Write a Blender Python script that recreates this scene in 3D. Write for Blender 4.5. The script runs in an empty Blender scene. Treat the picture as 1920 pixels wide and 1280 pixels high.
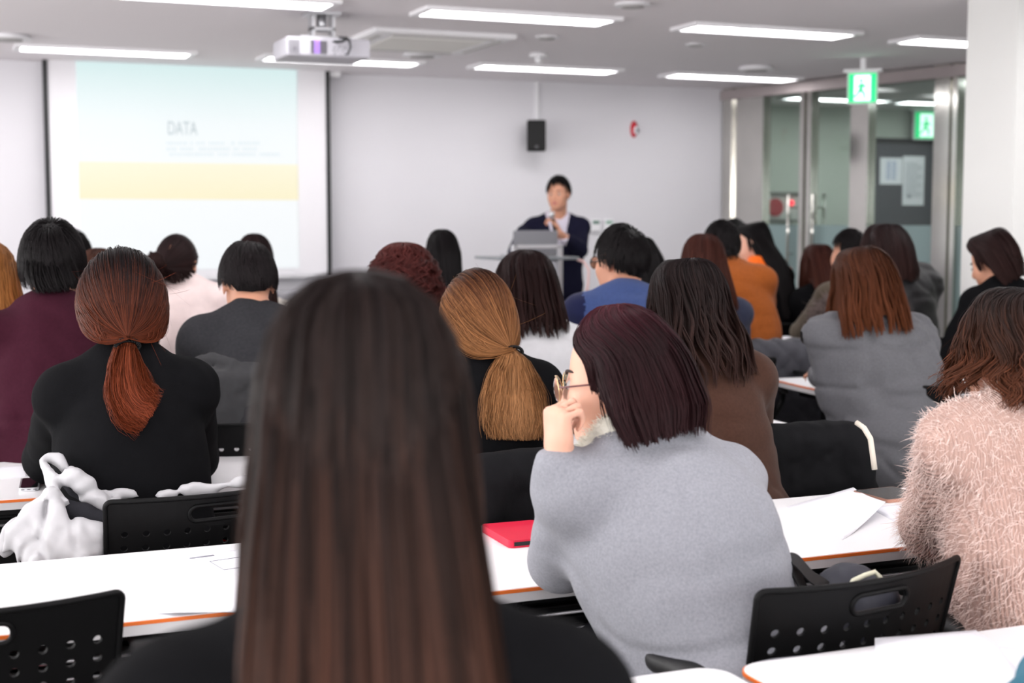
import bpy, bmesh, math, random
import numpy as np
from math import sin, cos, pi, atan, radians, sqrt
from mathutils import Vector, Matrix
random.seed(7)
RNG = np.random.RandomState(11)
SC = bpy.context.scene
COL = SC.collection

# ------------------------------------------------------------------ camera, light, exposure
F_PX, CAM_H = 2660.0, 1.40
PITCH, YAW = atan(230 / 2660.0), atan(1107 / 2670.0)
cd = bpy.data.cameras.new('camera'); cam = bpy.data.objects.new('camera', cd); COL.objects.link(cam)
cam.location = (0, 0, CAM_H); cam.rotation_euler = (pi / 2 - PITCH, 0, -YAW)
cd.sensor_width = 36.0; cd.lens = F_PX / 1920 * 36.0; cd.clip_start = 0.05
cd.dof.use_dof = True; cd.dof.focus_distance = 3.1; cd.dof.aperture_fstop = 3.8
SC.camera = cam
w = bpy.data.worlds.new('daylight'); SC.world = w; w.use_nodes = True
w.node_tree.nodes['Background'].inputs[0].default_value = (0.93, 0.96, 1.0, 1)
w.node_tree.nodes['Background'].inputs[1].default_value = 1.0
vs = SC.view_settings; vs.view_transform = 'Standard'; vs.look = 'None'; vs.gamma = 1.0; vs.exposure = 0.58
try: vs.use_curve_mapping = False
except Exception: pass
cy = SC.cycles
cy.max_bounces = 7; cy.diffuse_bounces = 4; cy.glossy_bounces = 3; cy.transmission_bounces = 5; cy.transparent_max_bounces = 8
cy.caustics_reflective = False; cy.caustics_refractive = False; cy.sample_clamp_indirect = 6.0
cy.use_denoising = True

def area_light(name, loc, rot, sx, sy, power, col=(1, 1, 1)):
    l = bpy.data.lights.new(name, 'AREA'); l.shape = 'RECTANGLE'; l.size = sx; l.size_y = sy; l.energy = power; l.color = col
    o = bpy.data.objects.new(name, l); o.location = loc; o.rotation_euler = rot; COL.objects.link(o); return o
# daylight through the windows of the left wall and of the wall behind the camera
for i, y in enumerate((1.6, 5.0, 8.4)):
    area_light('window_daylight', (-3.86, y, 1.62), (0, -pi / 2, 0), 1.5, 2.4, 85, (1.0, .985, .97))
for i, x in enumerate((-1.6, 2.4, 6.0)):
    area_light('window_daylight', (x, -2.86, 1.62), (pi / 2, 0, 0), 2.6, 1.5, 78, (1.0, .985, .975))

# ------------------------------------------------------------------ camera maths (pixel -> place)
_F = np.array([sin(YAW) * cos(PITCH), cos(YAW) * cos(PITCH), -sin(PITCH)])
_R = np.array([cos(YAW), -sin(YAW), 0.0]); _U = np.cross(_R, _F); _C = np.array([0, 0, CAM_H])
def ray(x, y): return _F + _R * (x - 960) / F_PX + _U * (640 - y) / F_PX
def at(x, y, D): return _C + ray(x, y) * D
def onz(x, y, z): d = ray(x, y); return _C + d * (z - CAM_H) / d[2]
def ony(x, y, Y): d = ray(x, y); return _C + d * Y / d[1]

# ------------------------------------------------------------------ materials
MATS = {}
def new_mat(name):
    m = bpy.data.materials.new(name); m.use_nodes = True
    nt = m.node_tree; b = nt.nodes['Principled BSDF']; MATS[name] = m
    return m, nt, b
def lin(c):
    return tuple(((v / 255.0) / 12.92 if v / 255.0 <= 0.04045 else ((v / 255.0 + 0.055) / 1.055) ** 2.4) for v in c)
def mat(name, rgb, rough=0.5, metal=0.0, spec=0.5, bump=None, var=0.0, vscale=6.0, emit=None, est=0.0, sss=0.0, sheen=0.0, alpha=None):
    if name in MATS: return MATS[name]
    m, nt, b = new_mat(name); c = lin(rgb) + (1,)
    b.inputs['Base Color'].default_value = c; b.inputs['Roughness'].default_value = rough
    b.inputs['Metallic'].default_value = metal; b.inputs['Specular IOR Level'].default_value = spec
    if sheen: b.inputs['Sheen Weight'].default_value = sheen; b.inputs['Sheen Roughness'].default_value = 0.5
    if sss:
        b.inputs['Subsurface Weight'].default_value = sss; b.inputs['Subsurface Radius'].default_value = (1, 0.35, 0.2)
        b.inputs['Subsurface Scale'].default_value = 0.01
    if emit: b.inputs['Emission Color'].default_value = lin(emit) + (1,); b.inputs['Emission Strength'].default_value = est
    tc = nt.nodes.new('ShaderNodeTexCoord')
    if var:
        n = nt.nodes.new('ShaderNodeTexNoise'); n.inputs['Scale'].default_value = vscale; n.inputs['Detail'].default_value = 4
        nt.links.new(tc.outputs['Object'], n.inputs['Vector'])
        hsv = nt.nodes.new('ShaderNodeHueSaturation'); hsv.inputs['Color'].default_value = c
        mr = nt.nodes.new('ShaderNodeMapRange'); mr.inputs['From Min'].default_value = 0.3; mr.inputs['From Max'].default_value = 0.7
        mr.inputs['To Min'].default_value = 1 - var; mr.inputs['To Max'].default_value = 1 + var
        nt.links.new(n.outputs['Fac'], mr.inputs['Value']); nt.links.new(mr.outputs['Result'], hsv.inputs['Value'])
        nt.links.new(hsv.outputs['Color'], b.inputs['Base Color'])
    if bump:
        n2 = nt.nodes.new('ShaderNodeTexNoise'); n2.inputs['Scale'].default_value = bump[0]; n2.inputs['Detail'].default_value = 3
        nt.links.new(tc.outputs['Object'], n2.inputs['Vector'])
        bp = nt.nodes.new('ShaderNodeBump'); bp.inputs['Strength'].default_value = bump[1]; bp.inputs['Distance'].default_value = bump[2]
        nt.links.new(n2.outputs['Fac'], bp.inputs['Height']); nt.links.new(bp.outputs['Normal'], b.inputs['Normal'])
    return m
def fabric(name, rgb, var=0.08, vs_=40, rough=0.9, bump=(450, 0.35, 0.0015), sheen=None):
    if sheen is None: sheen = 0.0 if max(rgb) < 60 else 0.08
    return mat(name, rgb, rough=rough, spec=0.06 if max(rgb) < 60 else .12, var=var, vscale=vs_, bump=bump, sheen=sheen)
def knit(name, rgb, scale=180, strength=0.6, rough=0.9):
    m = fabric(name, rgb)
    nt = m.node_tree; b = nt.nodes['Principled BSDF']
    tc = nt.nodes.new('ShaderNodeTexCoord'); wv = nt.nodes.new('ShaderNodeTexWave'); wv.bands_direction = 'X'
    wv.inputs['Scale'].default_value = scale; wv.inputs['Distortion'].default_value = 1.0
    nt.links.new(tc.outputs['Object'], wv.inputs['Vector'])
    bp = nt.nodes.new('ShaderNodeBump'); bp.inputs['Strength'].default_value = strength; bp.inputs['Distance'].default_value = 0.003
    old = b.inputs['Normal'].links[0].from_socket if b.inputs['Normal'].links else None
    if old: nt.links.new(old, bp.inputs['Normal'])
    nt.links.new(wv.outputs['Fac'], bp.inputs['Height']); nt.links.new(bp.outputs['Normal'], b.inputs['Normal'])
    return m
def hair_mat(name, stops, rough=0.42, var=0.35, spec=0.06):
    """stops: (t, rgb) along the strand from root to tip; dyed hair changes colour along its length"""
    if name in MATS: return MATS[name]
    m, nt, b = new_mat(name)
    uv = nt.nodes.new('ShaderNodeUVMap'); sp = nt.nodes.new('ShaderNodeSeparateXYZ'); nt.links.new(uv.outputs['UV'], sp.inputs[0])
    ad = nt.nodes.new('ShaderNodeMath'); ad.operation = 'MULTIPLY_ADD'; ad.inputs[1].default_value = 0.22; ad.inputs[2].default_value = -0.11
    nt.links.new(sp.outputs['Y'], ad.inputs[0])
    a2 = nt.nodes.new('ShaderNodeMath'); a2.operation = 'ADD'; nt.links.new(sp.outputs['X'], a2.inputs[0]); nt.links.new(ad.outputs[0], a2.inputs[1])
    cr = nt.nodes.new('ShaderNodeValToRGB'); nt.links.new(a2.outputs[0], cr.inputs['Fac'])
    e = cr.color_ramp.elements
    e[0].position = stops[0][0]; e[0].color = lin(stops[0][1]) + (1,)
    e[1].position = stops[-1][0]; e[1].color = lin(stops[-1][1]) + (1,)
    for t, c in stops[1:-1]:
        q = e.new(t); q.color = lin(c) + (1,)
    wn = nt.nodes.new('ShaderNodeTexWhiteNoise'); wn.noise_dimensions = '1D'; nt.links.new(sp.outputs['Y'], wn.inputs['W'])
    mr = nt.nodes.new('ShaderNodeMapRange'); mr.inputs['To Min'].default_value = 1 - var; mr.inputs['To Max'].default_value = 1 + var
    nt.links.new(wn.outputs['Value'], mr.inputs['Value'])
    hs = nt.nodes.new('ShaderNodeHueSaturation'); nt.links.new(mr.outputs['Result'], hs.inputs['Value']); nt.links.new(cr.outputs['Color'], hs.inputs['Color'])
    nt.links.new(hs.outputs['Color'], b.inputs['Base Color'])
    b.inputs['Roughness'].default_value = max(rough, .38); b.inputs['Specular IOR Level'].default_value = spec
    return m

M_wall = mat('white_paint', (220, 218, 223), 0.85, var=0.012, vscale=1.2, bump=(300, 0.05, 0.0008))
M_wallwarm = mat('warm_white_paint', (232, 229, 228), 0.85, var=0.015, vscale=1.5)
M_ceil = mat('ceiling_paint', (234, 229, 232), 0.9, var=0.012, vscale=0.8)
M_floor = mat('grey_floor_tile', (150, 148, 146), 0.5, var=0.06, vscale=5)
M_white = mat('white_plastic', (236, 235, 238), 0.45)
M_lam = mat('white_laminate', (244, 243, 245), 0.32, spec=0.4)
M_edge = mat('pale_edge', (206, 204, 206), 0.5)
M_orange = mat('orange_edge', (226, 112, 40), 0.45)
M_blk = mat('black_plastic', (9, 9, 10), 0.5, spec=0.14, bump=(900, 0.08, 0.0004))
M_blkm = mat('black_metal', (10, 10, 12), 0.45, spec=0.3)
M_blkrub = mat('black_rubber', (16, 16, 18), 0.55)
M_red = fabric('red_upholstery', (196, 18, 40), var=0.05)
M_steel = mat('brushed_steel', (206, 204, 198), 0.13, metal=1.0, var=0.05, vscale=3)
M_silver = mat('silver_metal', (196, 196, 200), 0.35, metal=0.8)
M_dark = mat('dark_frame', (22, 24, 26), 0.5)
M_paper = mat('paper', (240, 240, 246), 0.7)
M_ink = mat('grey_ink', (150, 150, 160), 0.8)
M_skin = mat('skin', (206, 150, 124), 0.55, spec=0.35, sss=0.12, var=0.03, vscale=18)
M_skinpale = mat('pale_skin', (216, 166, 144), 0.52, spec=0.35, sss=0.12, var=0.02, vscale=18)
M_ear = M_skin
M_lip = mat('lip', (176, 92, 92), 0.4)
M_eye = mat('eye_white', (176, 168, 164), 0.25)
M_iris = mat('dark_iris', (30, 20, 16), 0.2)
M_brow = mat('eyebrow_hair', (48, 34, 30), 0.8)
M_jean = fabric('dark_trousers', (36, 38, 46))
M_shoe = mat('black_shoe', (20, 20, 22), 0.45)

# ------------------------------------------------------------------ mesh helpers
def mesh_obj(name, V, Fq, m, parent=None, loc=None, smooth=True, uv=None, mats=None, midx=None):
    """V (n,3), Fq (k,4) or (k,3) array of ONE mesh object"""
    V = np.asarray(V, np.float32); Fq = np.asarray(Fq, np.int32)
    me = bpy.data.meshes.new(name); n = Fq.shape[1]
    me.vertices.add(len(V)); me.vertices.foreach_set('co', V.ravel())
    me.loops.add(len(Fq) * n); me.loops.foreach_set('vertex_index', Fq.ravel())
    me.polygons.add(len(Fq)); me.polygons.foreach_set('loop_start', np.arange(0, len(Fq) * n, n, dtype=np.int32))
    if uv is not None:
        l = me.uv_layers.new(name='UVMap'); l.data.foreach_set('uv', uv[Fq.ravel()].astype(np.float32).ravel())
    for mm in (mats or [m]): me.materials.append(mm)
    if midx is not None: me.polygons.foreach_set('material_index', np.asarray(midx, np.int32))
    me.polygons.foreach_set('use_smooth', np.full(len(Fq), smooth))
    me.update(calc_edges=True)
    o = bpy.data.objects.new(name, me); COL.objects.link(o)
    if parent is not None: o.parent = parent
    if loc is not None: o.location = loc
    return o
def empty(name, loc, rz=0.0, label=None, cat=None, group=None):
    o = bpy.data.objects.new(name, None); COL.objects.link(o); o.location = loc; o.rotation_euler = (0, 0, rz); o.empty_display_size = 0.1
    tag(o, label, cat, group); return o
def tag(o, label=None, cat=None, group=None, kind=None):
    if label: o['label'] = label
    if cat: o['category'] = cat
    if group: o['group'] = group
    if kind: o['kind'] = kind
    return o
class MB:
    """collects shapes into ONE mesh"""
    def __init__(s): s.bm = bmesh.new()
    def box(s, x0, x1, y0, y1, z0, z1, bevel=0.0, M=None):
        r = bmesh.ops.create_cube(s.bm, size=1.0); vs_ = r['verts']
        mt = Matrix.Translation(((x0 + x1) / 2, (y0 + y1) / 2, (z0 + z1) / 2)) @ Matrix.Diagonal((abs(x1 - x0), abs(y1 - y0), abs(z1 - z0), 1))
        bmesh.ops.transform(s.bm, matrix=mt, verts=vs_)
        if bevel:
            es = list({e for v in vs_ for e in v.link_edges})
            q = bmesh.ops.bevel(s.bm, geom=es, offset=bevel, segments=2, affect='EDGES', profile=0.5)
            vs_ = list({v for f in q['faces'] for v in f.verts} | {v for v in vs_ if v.is_valid})
        if M is not None: bmesh.ops.transform(s.bm, matrix=M, verts=[v for v in vs_ if v.is_valid])
        return s
    def tube(s, pts, r, seg=10, closed=False, caps=True):
        pts = [Vector(p) for p in pts]; n = len(pts); rings = []; up = None
        rr = r if isinstance(r, (list, tuple)) else [r] * n
        for i, p in enumerate(pts):
            a = pts[(i - 1) % n] if (closed or i > 0) else p; b = pts[(i + 1) % n] if (closed or i < n - 1) else p
            t = (b - a).normalized()
            if up is None: up = Vector((0, 0, 1)) if abs(t.z) < 0.9 else Vector((1, 0, 0))
            u = (up - t * up.dot(t)); u = u.normalized() if u.length > 1e-6 else t.orthogonal().normalized()
            up = u; v = t.cross(u)
            rings.append([s.bm.verts.new(p + (u * cos(2 * pi * k / seg) + v * sin(2 * pi * k / seg)) * rr[i]) for k in range(seg)])
        for i in range(n if closed else n - 1):
            A, B = rings[i], rings[(i + 1) % n]
            for k in range(seg): s.bm.faces.new((A[k], A[(k + 1) % seg], B[(k + 1) % seg], B[k])).smooth = True
        if caps and not closed:
            s.bm.faces.new(rings[0][::-1]); s.bm.faces.new(rings[-1])
        return s
    def cyl(s, c, axis, r, h, seg=20, r2=None):
        c = Vector(c); a = Vector(axis).normalized() * h / 2
        return s.tube([c - a, c + a], [r, r if r2 is None else r2], seg)
    def prism(s, pts, z0, z1, M=None):
        a = [s.bm.verts.new((x, y, z0)) for x, y in pts]; b = [s.bm.verts.new((x, y, z1)) for x, y in pts]; n = len(pts)
        s.bm.faces.new(a[::-1]); s.bm.faces.new(b)
        for i in range(n): s.bm.faces.new((a[i], a[(i + 1) % n], b[(i + 1) % n], b[i]))
        if M is not None: bmesh.ops.transform(s.bm, matrix=M, verts=a + b)
        return s
    def sphere(s, c, r, seg=14, sc=(1, 1, 1)):
        q = bmesh.ops.create_uvsphere(s.bm, u_segments=seg, v_segments=seg // 2 + 2, radius=r)
        bmesh.ops.transform(s.bm, matrix=Matrix.Translation(c) @ Matrix.Diagonal(tuple(sc) + (1,)), verts=q['verts'])
        for v in q['verts']:
            for f in v.link_faces: f.smooth = True
        return s
    def build(s, name, m, parent=None, loc=None, smooth=False):
        me = bpy.data.meshes.new(name); bmesh.ops.recalc_face_normals(s.bm, faces=s.bm.faces); s.bm.to_mesh(me); s.bm.free(); me.materials.append(m)
        if smooth:
            for p in me.polygons: p.use_smooth = True
        o = bpy.data.objects.new(name, me); COL.objects.link(o)
        if parent is not None: o.parent = parent
        if loc is not None: o.location = loc
        return o
def rrect(x0, x1, y0, y1, r, n=6):
    out = []
    for cx, cy_, a0 in ((x1 - r, y1 - r, 0), (x0 + r, y1 - r, 90), (x0 + r, y0 + r, 180), (x1 - r, y0 + r, 270)):
        for i in range(n + 1):
            a = radians(a0 + 90 * i / n); out.append((cx + r * cos(a), cy_ + r * sin(a)))
    return out
def text_mesh(txt, size, m, name, parent=None, M=None, depth=0.0):
    c = bpy.data.curves.new(name, 'FONT'); c.body = txt; c.size = size; c.extrude = depth; c.align_x = 'LEFT'
    o = bpy.data.objects.new(name, c); COL.objects.link(o); dg = bpy.context.evaluated_depsgraph_get()
    me = bpy.data.meshes.new_from_object(o.evaluated_get(dg)); COL.objects.unlink(o); bpy.data.objects.remove(o)
    if M is not None: me.transform(M)
    me.materials.clear(); me.materials.append(m)
    q = bpy.data.objects.new(name, me); COL.objects.link(q)
    if parent is not None: q.parent = parent
    return q
def copy_tree(o, parent=None, first=True):
    c = o.copy(); COL.objects.link(c)
    if parent is not None: c.parent = parent
    for ch in list(o.children): copy_tree(ch, c, False)
    return c

# ------------------------------------------------------------------ implicit surfaces (smooth bodies, coats)
_perm = np.random.RandomState(5).rand(64, 64, 64).astype(np.float32)
def vnoise(P):
    i = np.floor(P).astype(np.int64); f = (P - i).astype(np.float32); f = f * f * (3 - 2 * f); i &= 63; j = (i + 1) & 63
    x0, y0, z0 = i[:, 0], i[:, 1], i[:, 2]; x1, y1, z1 = j[:, 0], j[:, 1], j[:, 2]; fx, fy, fz = f[:, 0], f[:, 1], f[:, 2]
    a = _perm[x0, y0, z0] * (1 - fx) + _perm[x1, y0, z0] * fx; b = _perm[x0, y1, z0] * (1 - fx) + _perm[x1, y1, z0] * fx
    c = _perm[x0, y0, z1] * (1 - fx) + _perm[x1, y0, z1] * fx; d = _perm[x0, y1, z1] * (1 - fx) + _perm[x1, y1, z1] * fx
    return ((a * (1 - fy) + b * fy) * (1 - fz) + (c * (1 - fy) + d * fy) * fz) * 2 - 1
def ell(c, r, k=0.03, R=None, op=1): return ('e', np.array(c, np.float32), np.array(r, np.float32), k, op, None if R is None else np.array(R, np.float32))
def cap(a, b, ra, rb, k=0.03, op=1): return ('c', np.array(a, np.float32), np.array(b, np.float32), k, op, (ra, rb))
def rbox(c, h, r, k=0.02, R=None, op=1): return ('b', np.array(c, np.float32), np.array(h, np.float32), k, op, (r, None if R is None else np.array(R, np.float32)))
def field(P, prims, grow=0.0, margin=0.1):
    d = np.ones(len(P), np.float32)
    for kind, a, b, k, op, ex in prims:
        if kind == 'e': c = a; R_ = float(b.max())
        elif kind == 'b': c = a; R_ = float(np.linalg.norm(b)) + ex[0]
        else: c = (a + b) / 2; R_ = float(np.linalg.norm(a - b)) / 2 + max(ex)
        q = P - c; m = np.nonzero((q * q).sum(1) < (R_ + grow + margin + k) ** 2)[0]
        if not len(m): continue
        Q = P[m]
        if kind == 'e':
            q = Q - a
            if ex is not None: q = q @ ex
            rr = b + (grow if op > 0 else 0)
            k0 = np.sqrt(((q / rr) ** 2).sum(1)); k1 = np.sqrt(((q / (rr * rr)) ** 2).sum(1)) + 1e-6; v = k0 * (k0 - 1) / k1
            v = np.where(k0 < 0.05, -float(b.min()), v)
        elif kind == 'b':
            q = Q - a
            if ex[1] is not None: q = q @ ex[1]
            q = np.abs(q) - b; v = np.sqrt((np.maximum(q, 0) ** 2).sum(1)) + np.minimum(q.max(1), 0) - ex[0] - grow
        else:
            ba = b - a; L = float((ba * ba).sum()) + 1e-9; t = np.clip(((Q - a) @ ba) / L, 0, 1)
            v = np.linalg.norm(Q - a - t[:, None] * ba, axis=1) - (ex[0] + (ex[1] - ex[0]) * t) - (grow if op > 0 else 0)
        o = d[m]
        if op > 0: h = np.clip(0.5 + 0.5 * (o - v) / k, 0, 1); d[m] = o * (1 - h) + v * h - k * h * (1 - h)
        else: h = np.clip(0.5 - 0.5 * (o + v) / k, 0, 1); d[m] = o * (1 - h) + (-v) * h + k * h * (1 - h)
    return d
_E = [(0, 1), (2, 3), (4, 5), (6, 7), (0, 2), (1, 3), (4, 6), (5, 7), (0, 4), (1, 5), (2, 6), (3, 7)]
_CO = np.array([[x, y, z] for x in (0, 1) for y in (0, 1) for z in (0, 1)], np.float32)[[0, 4, 2, 6, 1, 5, 3, 7]]  # index = x + 2y + 4z
def snet(f, lo, hi, h, smooth=1):
    B = 8; lo = np.array(lo, np.float32); nb = np.ceil((np.array(hi) - lo) / (h * B)).astype(int)
    g = np.stack(np.meshgrid(*[np.arange(n) for n in nb], indexing='ij'), -1).reshape(-1, 3)
    cen = (lo + (g + 0.5) * B * h).astype(np.float32); rad = B * h * 0.87
    v = f(cen, rad * 1.6 + 0.06); g = g[np.abs(v) < rad * 1.35 + 0.02]
    if not len(g): return np.zeros((0, 3)), np.zeros((0, 4), int)
    l = np.stack(np.meshgrid(*[np.arange(B + 1)] * 3, indexing='ij'), -1).reshape(-1, 3)
    vals = []
    for s0 in range(0, len(g), 500):
        gg = g[s0:s0 + 500]; P = (lo + (gg[:, None, :] * B + l[None]) * h).reshape(-1, 3).astype(np.float32)
        vals.append(f(P, 0.05).reshape(len(gg), B + 1, B + 1, B + 1))
    vals = np.concatenate(vals); N = B
    cor = [vals[:, (q >> 0 & 1):(q >> 0 & 1) + N, (q >> 1 & 1):(q >> 1 & 1) + N, (q >> 2 & 1):(q >> 2 & 1) + N] for q in range(8)]
    neg = [c < 0 for c in cor]; cnt = sum(n.astype(np.int8) for n in neg); act = (cnt > 0) & (cnt < 8)
    ai = np.argwhere(act); cc = np.stack([c[act] for c in cor], 1)
    acc = np.zeros((len(cc), 3), np.float32); num = np.zeros(len(cc), np.float32)
    for a, b in _E:
        va, vb = cc[:, a], cc[:, b]; m = (va < 0) != (vb < 0); t = np.where(m, va / np.where(m, va - vb, 1), 0)
        pa, pb = _CO[a], _CO[b]; acc += np.where(m[:, None], pa + (pb - pa) * t[:, None], 0); num += m
    cell = g[ai[:, 0]] * B + ai[:, 1:]; V = lo + (cell + acc / num[:, None]) * h
    K = 4096; key = (cell[:, 0].astype(np.int64) * K + cell[:, 1]) * K + cell[:, 2]; order = np.argsort(key); sk = key[order]
    def find(k):
        p = np.clip(np.searchsorted(sk, k), 0, len(sk) - 1); return np.where(sk[p] == k, order[p], -1)
    faces = []
    S = [K * K, K, 1]
    for ax in range(3):
        m = (cc[:, 0] < 0) != (cc[:, 1 << ax] < 0); kk = key[m]; idx = np.nonzero(m)[0]; inn = cc[m, 0] < 0
        u, w_ = S[(ax + 1) % 3], S[(ax + 2) % 3]
        q = np.stack([idx, find(kk - u), find(kk - u - w_), find(kk - w_)], 1); ok = (q >= 0).all(1); q = q[ok]; inn = inn[ok]
        q[~inn] = q[~inn][:, ::-1]; faces.append(q)
    Fq = np.concatenate(faces)
    for _ in range(smooth):
        e = np.concatenate([Fq[:, [0, 1]], Fq[:, [1, 2]], Fq[:, [2, 3]], Fq[:, [3, 0]]]); s_ = np.zeros_like(V); c_ = np.bincount(e[:, 0], minlength=len(V)).astype(np.float32)
        for k in range(3): s_[:, k] = np.bincount(e[:, 0], weights=V[e[:, 1], k], minlength=len(V))
        V = V * 0.5 + 0.5 * s_ / np.maximum(c_, 1)[:, None]
    return V, Fq
def bounds(prims, pad):
    lo = np.full(3, 9e9); hi = -lo
    for kind, a, b, k, op, ex in prims:
        if op < 0: continue
        if kind == 'e': r = float(b.max()); ps = [a]
        elif kind == 'b': r = float(np.linalg.norm(b)) + ex[0]; ps = [a]
        else: r = max(ex); ps = [a, b]
        for p in ps: lo = np.minimum(lo, p - r); hi = np.maximum(hi, p + r)
    return lo - pad, hi + pad

def rotz(a): c, s = cos(a), sin(a); return np.array([[c, -s, 0], [s, c, 0], [0, 0, 1]])
def rotx(a): c, s = cos(a), sin(a); return np.array([[1, 0, 0], [0, c, -s], [0, s, c]])
def roty(a): c, s = cos(a), sin(a); return np.array([[c, 0, s], [0, 1, 0], [-s, 0, c]])
def unit(v): v = np.asarray(v, float); return v / (np.linalg.norm(v) + 1e-9)

# ------------------------------------------------------------------ hair
def smst(x): x = np.clip(x, 0, 1); return x * x * (3 - 2 * x)
BLK = []
def strands(name, P, Nn, width, m, parent, taper=0.5, rnd=None):
    """P (n,m,3) strand paths, Nn outward normals: each strand a narrow V-shaped lock"""
    n, k = P.shape[:2]; BLK.append((n, k, 3)); T = np.gradient(P, axis=1); T /= np.linalg.norm(T, axis=2, keepdims=True) + 1e-9
    Sd = np.cross(T, Nn); Sd /= np.linalg.norm(Sd, axis=2, keepdims=True) + 1e-9; Nv = np.cross(Sd, T)
    t = np.linspace(0, 1, k); wd = (np.ones(k) - taper * np.clip((t - 0.6) / 0.4, 0, 1) ** 1.5)[None, :, None] * (np.asarray(width).reshape(-1, 1, 1) * 0.5)
    V = np.stack([P - Sd * wd, P + Nv * wd * 0.7, P + Sd * wd], 2).reshape(-1, 3)
    b = (np.arange(n)[:, None] * k + np.arange(k - 1)[None]).reshape(-1) * 3
    Fq = np.concatenate([np.stack([b, b + 3, b + 4, b + 1], 1), np.stack([b + 1, b + 4, b + 5, b + 2], 1)])
    rnd = RNG.rand(n) if rnd is None else rnd
    uv = np.stack([np.broadcast_to(t[None, :, None], (n, k, 3)), np.broadcast_to(rnd[:, None, None], (n, k, 3))], -1).reshape(-1, 2)
    return V, Fq, uv
def grid_surface(P):
    n, k = P.shape[:2]; BLK.append((n, k, 1)); a = (np.arange(n - 1)[:, None] * k + np.arange(k - 1)[None]).reshape(-1)
    return P.reshape(-1, 3), np.stack([a, a + 1, a + k + 1, a + k], 1)
def join(parts):
    Vs, Fs, Us, o = [], [], [], 0
    for V, Fq, uv in parts: Vs.append(V); Fs.append(Fq + o); Us.append(uv); o += len(V)
    return np.concatenate(Vs), np.concatenate(Fs), np.concatenate(Us)

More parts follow.
